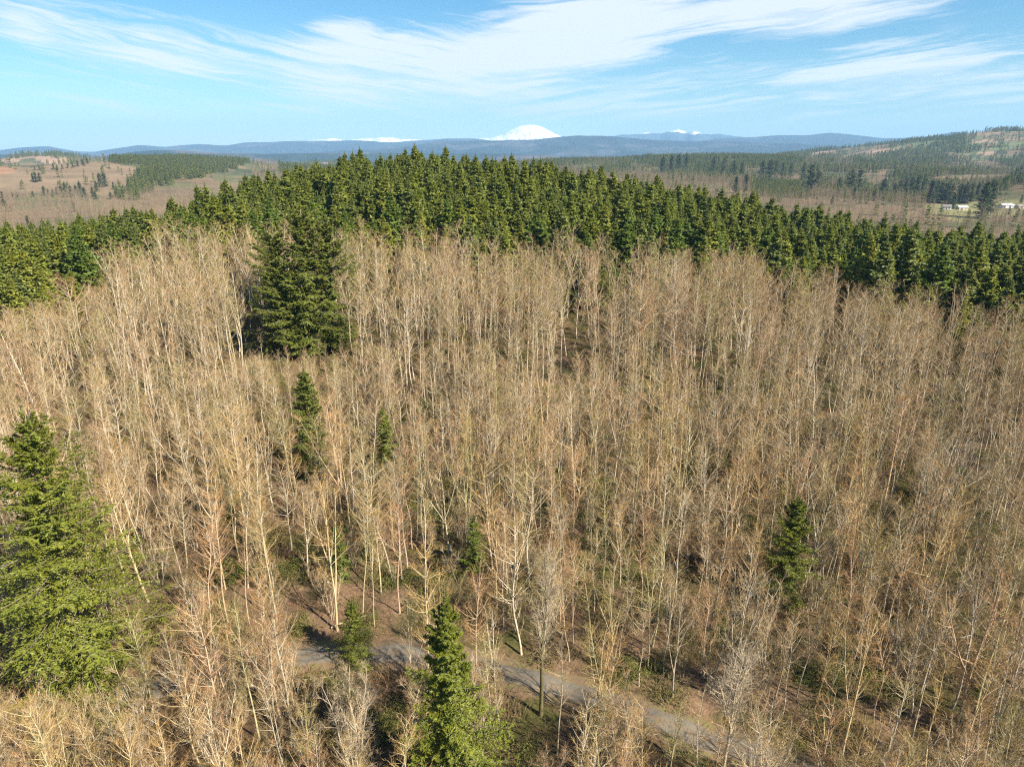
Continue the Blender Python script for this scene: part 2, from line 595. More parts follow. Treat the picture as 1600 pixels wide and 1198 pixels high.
M_peak = material('snow_dusted_range', snow_hill_fn((0.04, 0.06, 0.05), (0.85, 0.88, 0.92), (318, 420)), 0.9, 0.0)


def snow_fn(n):
    b = n.noise(pos(n), 0.0030, 6.0, 0.65, 0.8)
    return n.mix(n.rng(b, 0.52, 0.66, 0.0, 0.45), (0.88, 0.90, 0.93), (0.30, 0.33, 0.38)), (b, 1.0, 160.0)


M_snow = material('snow', snow_fn, 0.8, 0.1)

# ------------------------------------------------------------------ ground: one sheet to the horizon
azs = np.concatenate([np.linspace(-52, 52, 720), np.linspace(52, 308, 60)[1:-1]])
rads = np.concatenate([[1.0], np.geomspace(12, 400, 190), np.geomspace(400, 8000, 150)[1:], np.geomspace(8000, 23400, 12)[1:]])
AZ, RR = np.meshgrid(np.radians(azs), rads)
GX, GY = RR * np.sin(AZ), RR * np.cos(AZ)
GZ = height(GX, GY)
rd = road_dist(GX, GY)
nr_, na = AZ.shape
i = np.arange(nr_ - 1)[:, None] * na
j, j2 = np.arange(na)[None], (np.arange(na)[None] + 1) % na
quads = np.stack([i + j, i + j2, i + na + j2, i + na + j], -1).reshape(-1, 4)
ground_me = mesh('ground', np.stack([GX, GY, GZ], -1).reshape(-1, 3), [(quads, 0)], [M_ground], True)
# what covers the ground where (leaf litter, felled slopes, meadow, forest floor)
PX, PY = project(GX, GY, GZ)
DD = np.hypot(GX, GY)
cov = np.zeros(GX.shape + (4,), np.float32)
cov[..., :3] = (0.125, 0.08, 0.046)
cov[..., 3] = 1.0


def paint(m, c, a=0.0):
    cov[m, :3] = c
    cov[m, 3] = a


FIELD = [(1440, 322), (1475, 316), (1510, 318), (1560, 312), (1700, 312), (1700, 340), (1560, 338), (1500, 348), (1455, 332)]
CLEARCUT = [(-60, 300), (-60, 256), (60, 262), (150, 244), (170, 240), (172, 254), (222, 264), (205, 286), (190, 306)]
HILLWOOD = [(160, 250), (172, 254), (222, 265), (202, 284), (182, 312), (222, 312), (262, 284), (325, 276), (385, 258), (400, 238), (160, 236)]
midm = DD > 450
paint(midm, (0.17, 0.12, 0.07))
paint(midm & (fbm(GX, GY, 260, 23, 4) > 0.22), (0.115, 0.11, 0.05))
g1 = fbm(GX, GY, 420, 21, 4)
paint(midm & (DD > 1700) & (g1 > 0.05), (0.065, 0.075, 0.035))
paint(midm & (DD > 2000) & (fbm(GX, GY, 600, 22, 4) > 0.25), (0.13, 0.145, 0.06))
paint(midm & (DD > 2500) & (g1 > 0.35), (0.30, 0.20, 0.13))
paint((DD > 1000) & (DD < 2100) & inpoly(PX, PY, CLEARCUT), (0.205, 0.145, 0.088))
paint((DD > 900) & (DD < 2300) & inpoly(PX, PY, [(-60, 260), (-10, 259), (22, 262), (26, 268), (10, 272), (-60, 272)]), (0.27, 0.15, 0.085))
paint((DD > 700) & (DD < 1500) & inpoly(PX, PY, FIELD), (0.20, 0.185, 0.08))
paint(DD > 6500, (0.05, 0.065, 0.04))
bank = inpoly(PX, PY, [(120, 1085), (150, 930), (420, 900), (700, 930), (760, 1010), (1000, 1000), (1300, 1100), (1500, 1180), (1200, 1200), (900, 1100), (480, 1060)]) & (DD < 120)
paint(bank, (0.20, 0.125, 0.075), 0.75)
ca = ground_me.color_attributes.new('cover', 'FLOAT_COLOR', 'POINT')
ca.data.foreach_set('color', cov.reshape(-1))
tag(obj('ground', ground_me), 'leaf littered forest floor rolling away into felled slopes and valley', kind='structure')


def ribbon(line, half, lift, thick, name, mat, ragged=0.0, seed=0):
    r = np.random.default_rng(seed)
    T = unit(np.gradient(line, axis=0))
    Nn = np.stack([-T[:, 1], T[:, 0]], 1)
    k = 9
    off = np.linspace(-1, 1, k)
    V = []
    jl, jr = [np.convolve(r.normal(0, ragged, len(line)), np.ones(3) / 3, 'same') for _ in range(2)]
    for q in range(k):
        w = off[q] * half + (jl if off[q] < 0 else jr) * abs(off[q]) ** 2
        p = line + Nn * np.reshape(w, (-1, 1))
        z = height(p[:, 0], p[:, 1]) + lift + 0.06 * (1 - off[q] ** 2)
        if q in (0, k - 1):
            z = z - thick
        V.append(np.column_stack([p, z]))
    V = np.stack(V, 1)
    n = len(line)
    i_ = np.arange(n - 1)[:, None] * k
    j_ = np.arange(k - 1)[None]
    qd = np.stack([i_ + j_ + 1, i_ + j_, i_ + k + j_, i_ + k + j_ + 1], -1).reshape(-1, 4)
    me = mesh(name, V.reshape(-1, 3), [(qd, 0)], [mat], True)
    at = me.attributes.new('across', 'FLOAT', 'POINT')
    at.data.foreach_set('value', np.tile(off, n).astype(np.float32))
    return obj(name, me)


tag(ribbon(ROAD, 2.6, 0.02, 0.25, 'verge', M_verge, 0.5, 1), 'mossy litter verge along the grey forest road', kind='structure')
tag(ribbon(ROAD, 1.5, 0.09, 0.2, 'road', M_road, 0.12, 2), 'narrow grey forest road curving through bare trees', kind='structure')


# ------------------------------------------------------------------ far hills and mountains
def range_mesh(name, dist, prof, depth, mat, foot=-235.0, rough=1.0, seed=0, label='', gullies=1.0, steep=0.9):
    """a range of hills whose crest line passes the given pixels, with a front slope, ridges and a back slope"""
    px = np.array([p[0] for p in prof], float)
    ae = np.array([azel(*p) for p in prof])
    a = np.linspace(ae[0, 0], ae[-1, 0], 700)
    e = np.interp(a, ae[:, 0], ae[:, 1])
    for _ in range(10):
        e[1:-1] = (e[:-2] + 2 * e[1:-1] + e[2:]) / 4
    crest = ZC + dist * np.tan(e)
    s_ = a * dist
    crest = crest + rough * (fbm(s_, 0 * s_, 2600, seed, 5) * dist * 0.0009)
    m = 40
    t = np.linspace(-1, 1, m)                             # -1 foot in front, 0 crest, 1 behind
    D = dist + depth * t[:, None] + depth * 0.16 * fbm(s_, 0 * s_, 3800, seed + 1, 4)[None] * (1 - np.abs(t[:, None]))
    shape = (1 - np.abs(t)) ** steep
    X, Y = D * np.sin(a), D * np.cos(a)
    rel = fbm(X, Y, depth * 0.55, seed + 2, 5) * gullies * 0.16 * (4 * np.abs(t) * (1 - np.abs(t)))[:, None]
    ends = (sstep(np.arange(700), 0, 25) * (1 - sstep(np.arange(700), 674, 699)))[None]
    Z = foot + (crest - foot)[None] * np.clip(shape[:, None] + rel, 0, 1.0) * (0.55 + 0.45 * ends) - (1 - ends) * 20
    V = np.stack([X, Y, Z], -1).reshape(-1, 3)
    i_ = np.arange(m - 1)[:, None] * 700
    j_ = np.arange(699)[None]
    q = np.stack([i_ + j_, i_ + j_ + 1, i_ + 701 + j_, i_ + 700 + j_], -1).reshape(-1, 4)
    return tag(obj(name, mesh(name, V, [(q, 0)], [mat], True)), label, kind='structure')


range_mesh('hills', 7200, [(-500, 238), (-100, 240), (10, 241), (60, 239), (100, 240), (150, 245), (200, 238), (240, 234), (290, 235), (340, 238), (420, 240), (520, 238), (640, 240), (760, 240), (900, 243)], 1100, M_hill_a, -210, 2.0, 5, 'dark wooded low hills on the left beyond the felled slope')
range_mesh('hills', 11000, [(420, 242), (560, 234), (640, 228), (700, 221), (780, 218), (850, 215), (900, 212), (960, 214), (1040, 219), (1120, 220), (1180, 222), (1230, 224), (1300, 226), (1420, 230), (1700, 236)], 2600, M_hill_b, -230, 2.0, 15, 'long blue wooded ridge below the snow mountain')
range_mesh('hills', 15000, [(-600, 236), (-150, 234), (0, 236), (40, 231), (75, 229), (115, 234), (150, 235), (190, 230), (220, 227), (260, 230), (310, 226), (350, 227), (400, 222), (450, 221), (500, 220), (560, 217), (620, 220), (700, 215), (740, 217), (800, 222), (900, 230)], 2600, M_hill_b, -230, 2.0, 25, 'blue rounded hills along the left horizon')
range_mesh('hills', 14500, [(1060, 224), (1120, 217), (1180, 213), (1215, 212), (1260, 210), (1300, 206), (1340, 210), (1380, 214), (1420, 213), (1455, 211), (1490, 204), (1515, 208), (1560, 214), (1700, 218), (2000, 222)], 2400, M_hill_b, -230, 2.0, 35, 'blue rounded hills above the right valley')
range_mesh('mountains', 19000, [(880, 224), (930, 214), (960, 209), (990, 208), (1010, 207), (1025, 209), (1035, 209), (1050, 205), (1060, 202), (1075, 205), (1100, 208), (1130, 211), (1170, 215), (1230, 218), (1300, 222)], 2500, M_peak, -230, 2.2, 45, 'jagged blue range with snow patches right of the snow mountain', 2.0)
range_mesh('mountains', 21000, [(470, 222), (500, 219), (520, 216), (545, 219), (575, 218), (595, 215), (610, 214), (625, 217), (650, 219), (700, 222)], 1500, M_snow, -230, 2.5, 55, 'small far snow peaks left of the snow mountain', 1.5)
range_mesh('mountain', 20000, [(690, 226), (735, 218), (765, 215.5), (785, 210.5), (800, 203), (812, 197), (822, 195), (832, 194.5), (842, 196), (855, 202), (866, 208), (880, 214), (915, 221), (970, 227)], 2600, M_snow, -230, 0.35, 65, 'broad white snow mountain on the horizon', 1.3, 0.8)

# ------------------------------------------------------------------ bare deciduous trees
def bez_trunk(r, Hh, lean, wig, k=14, base=(0, 0)):
    t = np.linspace(0, 1, k)
    a = r.uniform(0, 2 * math.pi)
    P = np.zeros((k, 3))
    ph = r.uniform(0, 6, 4)
    P[:, 0] = base[0] + lean[0] * t ** 1.4 * Hh + wig * (np.sin(t * 5 + ph[0]) - math.sin(ph[0]) + 0.5 * (np.sin(t * 11 + ph[1]) - math.sin(ph[1])))
    P[:, 1] = base[1] + lean[1] * t ** 1.4 * Hh + wig * (np.sin(t * 5 + ph[2]) - math.sin(ph[2]) + 0.5 * (np.sin(t * 11 + ph[3]) - math.sin(ph[3])))
    P[:, 2] = t * Hh
    P[0, 2] = -0.6
    return P


def at_poly(P, idx, t):
    """points and directions at parameter t on polylines P[idx]"""
    k = P.shape[1] - 1
    f = np.clip(t, 0, 0.999) * k
    i0 = f.astype(int)
    w = (f - i0)[:, None]
    A, B = P[idx, i0], P[idx, i0 + 1]
    return A + (B - A) * w, unit(B - A)


def grow(r, parents, n_per, tr, ang, length, k, curve, up, gnarl):
    """children polylines on parents (m,kp,3); ang: angle off the parent axis; length(t) callable"""
    m = len(parents)
    idx = np.repeat(np.arange(m), n_per)
    n = len(idx)
    t = r.uniform(tr[0], tr[1], n)
    p, d = at_poly(parents, idx, t)
    a, b = perp(d)
    ph = r.uniform(0, 2 * math.pi, n)[:, None]
    side_ = a * np.cos(ph) + b * np.sin(ph)
    th = r.normal(ang[0], ang[1], n)[:, None]
    d0 = unit(d * np.cos(th) + side_ * np.sin(th))
    L = length(t, idx)
    P = np.zeros((n, k, 3))
    P[:, 0] = p
    dd = d0
    for q in range(1, k):
        dd = unit(dd + np.array([0, 0, up]) / k + r.normal(0, gnarl, (n, 3)))
        P[:, q] = P[:, q - 1] + dd * (L / (k - 1))[:, None]
    return P, t, idx


def make_bare_tree(r, Hh, crown0, spread, nl, stems=1, r0=0.13, lean=(0, 0), wig=0.12, asc=(0.85, 0.2), nsub=7, ntw=5, tw=0.0068, fork=0, fan=0.0, up=0.5, pw=0.40):
    """trunk mesh and crown (limbs, branchlets, twigs) mesh"""
    g, c = Geo(), Geo()
    T = []
    for q in range(stems):
        a = r.uniform(0, 2 * math.pi) if stems == 1 else q / stems * 2 * math.pi + r.uniform(-.4, .4)
        ln = (lean[0] + fan * math.cos(a) * r.uniform(.4, 1), lean[1] + fan * math.sin(a) * r.uniform(.4, 1))
        b = (0.25 * math.cos(a), 0.25 * math.sin(a)) if stems > 1 else (0, 0)
        T.append(bez_trunk(r, Hh * (1 if q == 0 else r.uniform(.72, 1.0)), ln, wig, 14, b))
    T = np.array(T)
    tt = np.linspace(0, 1, 14)
    rad = r0 * (1 - tt) ** 0.75 * 0.92 + 0.012
    rad[0] *= 1.35
    g.tubes(T, np.tile(rad, (stems, 1)) * r.uniform(.75, 1.0, (stems, 1)), 8)
    if fork:
        Fk, _, _ = grow(r, T, fork, (crown0 * .8, crown0 + .2), (0.35, 0.1), lambda t, i_: (1 - t) * Hh * r.uniform(.75, 1.05, len(t)), 9, 0, .9, .05)
        R = np.interp(np.linspace(0, 1, 9), [0, 1], [r0 * .6, .012])
        g.tubes(Fk, np.tile(R, (len(Fk), 1)), 6)
    # limbs
    def ll(t, i_):
        q = np.clip((1 - t) / (1 - crown0), 0, 1)
        low = 0.55 + 0.45 * sstep(1 - q, 0, .35)
        return spread * (0.26 + 0.74 * q ** pw) * low * r.uniform(.45, 1.15, len(t))
    L1, t1, _ = grow(r, T, nl // stems, (crown0, 0.985), asc, ll, 7, 0, up, 0.075)
    len1 = np.linalg.norm(L1[:, -1] - L1[:, 0], axis=1)
    R1 = (0.009 + 0.0068 * len1)[:, None] * np.linspace(1, 0.22, 7)[None]
    c.tubes(L1, R1, 4)
    par = L1
    if fork:
        Lf, _, _ = grow(r, Fk, nl // 4, (0.15, .98), asc, lambda t, i_: spread * (.2 + .8 * (1 - t) ** .6) * r.uniform(.45, .9, len(t)), 7, 0, up, .10)
        c.tubes(Lf, np.tile(np.linspace(.024, .006, 7), (len(Lf), 1)), 4)
        par = np.concatenate([L1, Lf])
    lenp = np.linalg.norm(par[:, -1] - par[:, 0], axis=1)
    L2, t2, i2 = grow(r, par, nsub, (0.15, 1.0), (0.62, .2), lambda t, i_: (0.25 + 0.46 * lenp[i_] * (1.15 - t)) * r.uniform(.5, 1.2, len(t)), 4, 0, .5, 0.14)
    c.tubes(L2, np.tile(np.array([.0105, .008, .006, .0035]), (len(L2), 1)), 3, True)
    L3, t3, i3 = grow(r, L2, ntw, (0.12, 1.0), (0.65, .3), lambda t, i_: r.uniform(.22, .68, len(t)), 2, 0, .4, 0.12)
    d3 = unit(L3[:, 1] - L3[:, 0])
    a, b = perp(d3)
    ph = r.uniform(0, 2 * math.pi, len(L3))[:, None]
    c.blades(L3[:, 0], L3[:, 1], (a * np.cos(ph) + b * np.sin(ph)) * tw)
    return g, c


# every kind of bare tree: habit word -> arguments
r_ = np.random.default_rng(101)
BARE = {
    'straight': [dict(Hh=17, crown0=.36, spread=3.7, nl=42, r0=.11), dict(Hh=18, crown0=.44, spread=3.4, nl=38, r0=.11)],
    'crooked': [dict(Hh=16, crown0=.30, spread=4.0, nl=42, r0=.115, wig=.34), dict(Hh=17, crown0=.38, spread=3.7, nl=42, r0=.11, wig=.28, lean=(.04, .03))],
    'leaning': [dict(Hh=17, crown0=.38, spread=3.6, nl=42, r0=.115, lean=(.15, .05)), dict(Hh=16.5, crown0=.38, spread=3.8, nl=42, r0=.115, lean=(-.13, .08))],
    'forked': [dict(Hh=17, crown0=.28, spread=3.7, nl=38, r0=.15, fork=2), dict(Hh=16, crown0=.24, spread=4.0, nl=38, r0=.15, fork=3, lean=(.05, -.04))],
    'broad': [dict(Hh=16.5, crown0=.24, spread=5.8, nl=52, r0=.17, asc=(.95, .2), nsub=8), dict(Hh=17, crown0=.26, spread=5.4, nl=42, r0=.17, asc=(.9, .2), nsub=8, wig=.25)],
}
BARE_MESH = {}
for habit, lst in BARE.items():
    BARE_MESH[habit] = []
    for kw in lst + lst:
        kw = dict(kw, Hh=kw['Hh'] * r_.uniform(.94, 1.06), spread=kw['spread'] * r_.uniform(.85, 1.15))
        g, c = make_bare_tree(r_, **kw)
        BARE_MESH[habit].append((g.build('trunk', M_bark, True), c.build('crown', (M_bark, M_twig)), kw['Hh']))


def tree(name, trunk_me, crown_me, x, y, s=1.0, rot=0.0, label=None, cat='tree', group=None, tilt=(0, 0), extra=()):
    e = bpy.data.objects.new(name, None)
    COL.objects.link(e)
    e.location = (x, y, H(x, y) - 0.05)
    e.rotation_euler = (tilt[0], tilt[1], rot)
    e.scale = (s, s, s)
    e.empty_display_size = 0.5
    tag(e, label, cat, group)
    a = obj('trunk', trunk_me, e)
    b = obj('crown', crown_me, e)
    return e, a, b


# ---------------- stands made of instances (the part of a stand past the individual trees)
def stand(name, label, pts, scale, rot, var, comps, tilt=0.03):
    """one object: points carrying the variants in comps = [[object, object], ...]"""
    n = len(pts)
    me = bpy.data.meshes.new(name)
    me.vertices.add(n)
    me.vertices.foreach_set('co', np.asarray(pts, np.float32).ravel())
    for nm, ty, val in (('size', 'FLOAT', scale), ('turn', 'FLOAT', rot), ('pick', 'INT', var), ('lean', 'FLOAT', np.random.default_rng(n).normal(0, tilt, n)), ('sway', 'FLOAT', np.random.default_rng(n + 1).normal(0, tilt, n))):
        at = me.attributes.new(nm, ty, 'POINT')
        at.data.foreach_set('value', np.asarray(val, np.int32 if ty == 'INT' else np.float32))
    o = obj(name, me)
    tag(o, label, kind='stuff')
    ng = bpy.data.node_groups.new(name, 'GeometryNodeTree')
    ng.interface.new_socket('Geometry', in_out='INPUT', socket_type='NodeSocketGeometry')
    ng.interface.new_socket('Geometry', in_out='OUTPUT', socket_type='NodeSocketGeometry')
    nd, lk = ng.nodes, ng.links
    gi, go = nd.new('NodeGroupInput'), nd.new('NodeGroupOutput')
    g2i = nd.new('GeometryNodeGeometryToInstance')
    for cset in reversed(comps):
        jn = nd.new('GeometryNodeJoinGeometry')
        for ob in cset:
            oi = nd.new('GeometryNodeObjectInfo')
            oi.inputs['Object'].default_value = ob
            lk.new(oi.outputs['Geometry'], jn.inputs[0])
        lk.new(jn.outputs[0], g2i.inputs[0])
    iop = nd.new('GeometryNodeInstanceOnPoints')
    lk.new(gi.outputs[0], iop.inputs['Points'])
    lk.new(g2i.outputs[0], iop.inputs['Instance'])
    iop.inputs['Pick Instance'].default_value = True

    def attr(nm, ty):
        a = nd.new('GeometryNodeInputNamedAttribute')
        a.data_type = ty
        a.inputs[0].default_value = nm
        return [s_ for s_ in a.outputs if s_.enabled and s_.name == 'Attribute'][0]
    lk.new(attr('pick', 'INT'), iop.inputs['Instance Index'])
    cx = nd.new('ShaderNodeCombineXYZ')
    lk.new(attr('lean', 'FLOAT'), cx.inputs[0])
    lk.new(attr('sway', 'FLOAT'), cx.inputs[1])
    lk.new(attr('turn', 'FLOAT'), cx.inputs[2])
    e2r = nd.new('FunctionNodeEulerToRotation')
    lk.new(cx.outputs[0], e2r.inputs[0])
    lk.new(e2r.outputs[0], iop.inputs['Rotation'])
    lk.new(attr('size', 'FLOAT'), iop.inputs['Scale'])
    lk.new(iop.outputs[0], go.inputs[0])
    md = o.modifiers.new('scatter', 'NODES')
    md.node_group = ng
    return o


# ------------------------------------------------------------------ conifers
def make_fir(r, Hh, R, nb, m, q, z0=0.06, leaf=0.30, wid=0.10, droop=0.35, irregular=0.15, trunk_r=None, power=0.8, sides=8, frond=0.42, ragged=.55, per=5.5):
    g, c = Geo(), Geo()
    T = bez_trunk(r, Hh, (r.normal(0, .01), r.normal(0, .01)), 0.06, 10)
    tr = trunk_r or Hh * 0.011
    g.tubes(T[None], (tr * (1 - np.linspace(0, 1, 10)) ** .9 + .015)[None], sides)
    nw = max(6, int(nb / per))                            # whorls of boughs
    hw = np.sort((np.arange(nw) + r.uniform(-.25, .25, nw)) / nw).clip(0, 1)
    u = np.sort(np.repeat(hw, -(-nb // nw))[:nb] + r.normal(0, .18 / nw, nb)).clip(0, 1)
    t = z0 + (0.975 - z0) * u
    ph = np.arange(nb) * 2.39996 + r.normal(0, .3, nb)
    lob = 1 + irregular * np.sin(ph * 2 + r.uniform(0, 6)) + irregular * np.sin(ph * 3 + t * 9 + r.uniform(0, 6))
    L = R * (0.03 + 0.97 * (1 - u) ** power) * r.uniform(ragged, 1.15, nb) * lob
    L = L * (0.70 + 0.30 * sstep(u, 0, .12)) * (0.40 + .60 * sstep(1 - u, 0, .22))
    p0, _ = at_poly(T[None], np.zeros(nb, int), t)
    el_ = 0.75 * u ** 1.5 + 0.10 - droop * (1 - u) + r.normal(0, .10, nb)
    k = 6
    P = np.zeros((nb, k, 3))
    P[:, 0] = p0
    hd = np.stack([np.cos(ph), np.sin(ph), 0 * ph], 1)
    for s_ in range(1, k):
        f = s_ / (k - 1)
        e_ = el_ - droop * 0.5 * math.sin(f * 2.6) + 0.35 * f ** 2
        P[:, s_] = P[:, s_ - 1] + (hd * np.cos(e_)[:, None] + np.array([0, 0, 1.0]) * np.sin(e_)[:, None]) * (L / (k - 1))[:, None]
    R1 = (0.008 + 0.008 * L)[:, None] * np.linspace(1, .2, k)[None]
    g.tubes(P, R1, 3)
    # fronds left, right (and hanging) of each branch
    idx = np.repeat(np.arange(nb), m * 2)
    n = len(idx)
    tt = np.tile(np.repeat(np.linspace(0.12, 0.98, m), 2), nb) + r.normal(0, .03, n)
    sg = np.tile(np.array([1, -1.0]), nb * m)
    p, d = at_poly(P, idx, np.clip(tt, 0, .99))
    sd = unit(np.cross(d, np.array([0, 0, 1.0])))
    upv = np.cross(sd, d)
    th = r.normal(0.95, .2, n)
    dr = r.normal(-.22, .22, n)
    fd = unit(d * np.cos(th)[:, None] + sd * (np.sin(th) * sg)[:, None] + upv * dr[:, None])
    fl = (frond * L[idx] * (1.05 - tt * 0.75) * r.uniform(.6, 1.15, n)).clip(leaf * .35, 2.2)
    nrm = unit(np.cross(fd, np.array([0, 0, 1.0])))
    # needle sprays along each frond
    fi = np.repeat(np.arange(n), q)
    nq = len(fi)
    ft = np.tile((np.arange(q) + .5) / q, n) + r.normal(0, .06, nq)
    s2 = np.where(np.arange(nq) % 2 == 0, 1.0, -1.0)
    b = p[fi] + fd[fi] * (fl[fi] * ft)[:, None] + np.array([0, 0, -1.0]) * (0.12 * fl[fi] * ft ** 2)[:, None]
    a2 = r.normal(.62, .2, nq)
    ld = unit(fd[fi] * np.cos(a2)[:, None] + nrm[fi] * (np.sin(a2) * s2)[:, None] + r.normal(0, .25, (nq, 3)) + np.array([0, 0, -.06]))
    big = np.clip(.38 + L[idx][fi] / (.42 * R), .38, 1.0)
    ln = leaf * r.uniform(.7, 1.3, nq) * (1.15 - .5 * ft) * big
    wv = unit(np.cross(ld, hd[idx][fi] * .75 + np.array([0, 0, .75]) + r.normal(0, .42, (nq, 3)))) * (wid * r.uniform(.7, 1.3, nq) * big)[:, None]
    # kite shaped: two triangles would hide little more, so one tapering blade each way
    c.blades(b + ld * (ln * .35)[:, None], b + ld * ln[:, None], wv)
    c.blades(b + ld * (ln * .36)[:, None], b - ld * (ln * .25)[:, None], wv * .98)
    # leader
    nt = 60
    ft = r.uniform(0, 1, nt)
    lt, _ = at_poly(T[None], np.zeros(nt, int), 1 - .10 * ft)
    an = r.uniform(0, 6.28, nt)
    ld = unit(np.stack([np.cos(an), np.sin(an), r.uniform(.5, 1.6, nt)], 1))
    ln = (.10 + .028 * Hh * ft * r.uniform(.5, 1.1, nt))[:, None]
    c.blades(lt, lt + ld * ln, unit(np.cross(ld, np.array([0, 0, 1.0]))) * ln * .22)
    return g, c


rf = np.random.default_rng(55)
BELT = []
for kw in (dict(Hh=20, R=6.2, power=1.1), dict(Hh=19, R=5.8, irregular=.25, power=1.15), dict(Hh=21, R=6.0, power=1.05), dict(Hh=18, R=6.2, droop=.45, power=1.15), dict(Hh=20, R=5.4, irregular=.28, z0=.12, power=1.0)):
    g, c = make_fir(rf, nb=160, m=7, q=5, leaf=.74, wid=.17, per=7.5, ragged=.5, z0=kw.pop('z0', .08), frond=.5, sides=6, **kw)
    BELT.append((g.build('trunk', M_firbark, True), c.build('crown', M_needle), kw['Hh']))
FARFIR = []
for kw in (dict(Hh=30, R=7.0, irregular=.3), dict(Hh=28, R=7.4, irregular=.3, power=.7), dict(Hh=31, R=6.2, z0=.12, irregular=.35)):
    g, c = make_fir(rf, nb=100, m=5, q=4, leaf=1.0, wid=.3, frond=.55, sides=5, **kw)
    FARFIR.append((g.build('trunk', M_firbark, True), c.build('crown', M_needle_valley), kw['Hh']))
TINYFIR = []
for kw in (dict(Hh=16, R=3.8, power=1.), dict(Hh=18, R=3.6, irregular=.25, power=.9), dict(Hh=14, R=3.8, power=.85)):
    g, c = make_fir(rf, nb=34, m=3, q=2, leaf=1.0, wid=.42, frond=.6, sides=4, **kw)
    me = c.build('crown', M_needle_far)
    TINYFIR.append((me, kw['Hh']))


def apex_spot(px, py, Hh):
    return ground_at(px, py, Hh)


# ------------------------------------------------------------------ the firs that stand singly
def hero(name, px, py, Hh, R, mat, label, nb, m, q, leaf, wid, seed, by='apex', **kw):
    r = np.random.default_rng(seed)
    if not Hh:                                             # stands on the slope at y = 554 of the photograph
        gx_, gy_ = ground_at(px, 554)
        d_ = ray(px, py)
        Hh = ZC + d_[2] * gy_ / d_[1] - H(gx_, gy_)
    g, c = make_fir(r, Hh, R, nb, m, q, leaf=leaf, wid=wid, **kw)
    x, y = apex_spot(px, py, Hh) if by == 'apex' else ground_at(px, py)
    e, a, b = tree(name, g.build('trunk', M_firbark, True), c.build('crown', mat), x, y, 1.0, 0.0, label, 'fir tree')
    HEROES.append((x, y, R))
    return e


HEROES = []
hero('fir_tree', 24, 622, 30, 9.2, M_needle_bright, 'huge bright green spreading fir, largest tree in the scene', 250, 14, 13, .30, .05, 1, power=.72, irregular=.26, droop=.34, frond=.5, ragged=.42, per=7.5)
hero('fir_tree', 694, 905, 21, 5.0, M_needle_bright, 'tall bright green fir on the near side of the grey road', 230, 12, 12, .25, .04, 2, power=.95, irregular=.22, z0=.03, frond=.45, ragged=.45, per=6.5)
hero('fir_tree', 547, 930, 8.5, 2.5, M_needle_bright, 'small young fir standing at the edge of the grey road', 110, 9, 9, .19, .026, 3, power=.75, z0=.03)
hero('fir_tree', 424, 345, 0, 6.0, M_needle_dark, 'dark old fir, left one of the tight clump behind the bare trees', 230, 11, 8, .46, .085, 4, power=.42, irregular=.30, droop=.42, z0=.10, ragged=.42, per=7)
hero('fir_tree', 470, 300, 0, 6.8, M_needle_dark, 'dark old fir, tallest and middle one of the tight clump', 240, 11, 8, .46, .085, 5, power=.42, irregular=.30, droop=.42, z0=.10, ragged=.42, per=7)
hero('fir_tree', 504, 335, 0, 5.8, M_needle_dark, 'dark old fir, right one of the tight clump', 210, 11, 8, .46, .085, 6, power=.42, irregular=.30, droop=.42, z0=.10, ragged=.42, per=7)
hero('fir_tree', 446, 405, 0, 5.4, M_needle_dark, 'shorter dark old fir standing at the front of the tight clump', 200, 11, 8, .46, .085, 14, power=.45, irregular=.3, droop=.42, z0=.08, ragged=.42, per=7)
hero('fir_tree', 474, 566, 18, 3.9, M_needle_dark, 'narrow dark green fir alone among pale alders below the old fir clump', 200, 11, 9, .30, .045, 7, ragged=.45, power=.6, irregular=.2, z0=.12)
hero('fir_tree', 598, 630, 11, 2.6, M_needle, 'slim small fir half hidden in alders, right of the narrow dark fir', 130, 8, 8, .27, .042, 8, power=.7)
hero('fir_tree', 1250, 768, 14, 3.7, M_needle_bright, 'mid sized green fir alone among brown alders on the right slope', 180, 11, 9, .26, .04, 9, ragged=.42, power=.7, irregular=.2, z0=.05)
hero('fir_tree', 742, 800, 8, 1.8, M_needle, 'thin shaded fir sapling under alders uphill of the road', 90, 8, 8, .22, .034, 10)
hero('fir_tree', 522, 815, 8, 2.3, M_needle, 'low bushy fir sapling in shade left of the tall roadside fir', 90, 8, 8, .22, .034, 11)

# ------------------------------------------------------------------ single deciduous trees that stand out
def special(px, py, label, name, by='base', bark=None, twig=None, seed=0, rot=0.0, cat='tree', **kw):
    r = np.random.default_rng(seed)
    g, c = make_bare_tree(r, **kw)
    x, y = ground_at(px, py) if by == 'base' else apex_spot(px, py, kw['Hh'])
    tree(name, g.build('trunk', bark or M_bark, True), c.build('crown', (M_bark, twig or M_twig)), x, y, 1.0, rot, label, cat)
    HEROES.append((x, y, 1.6))


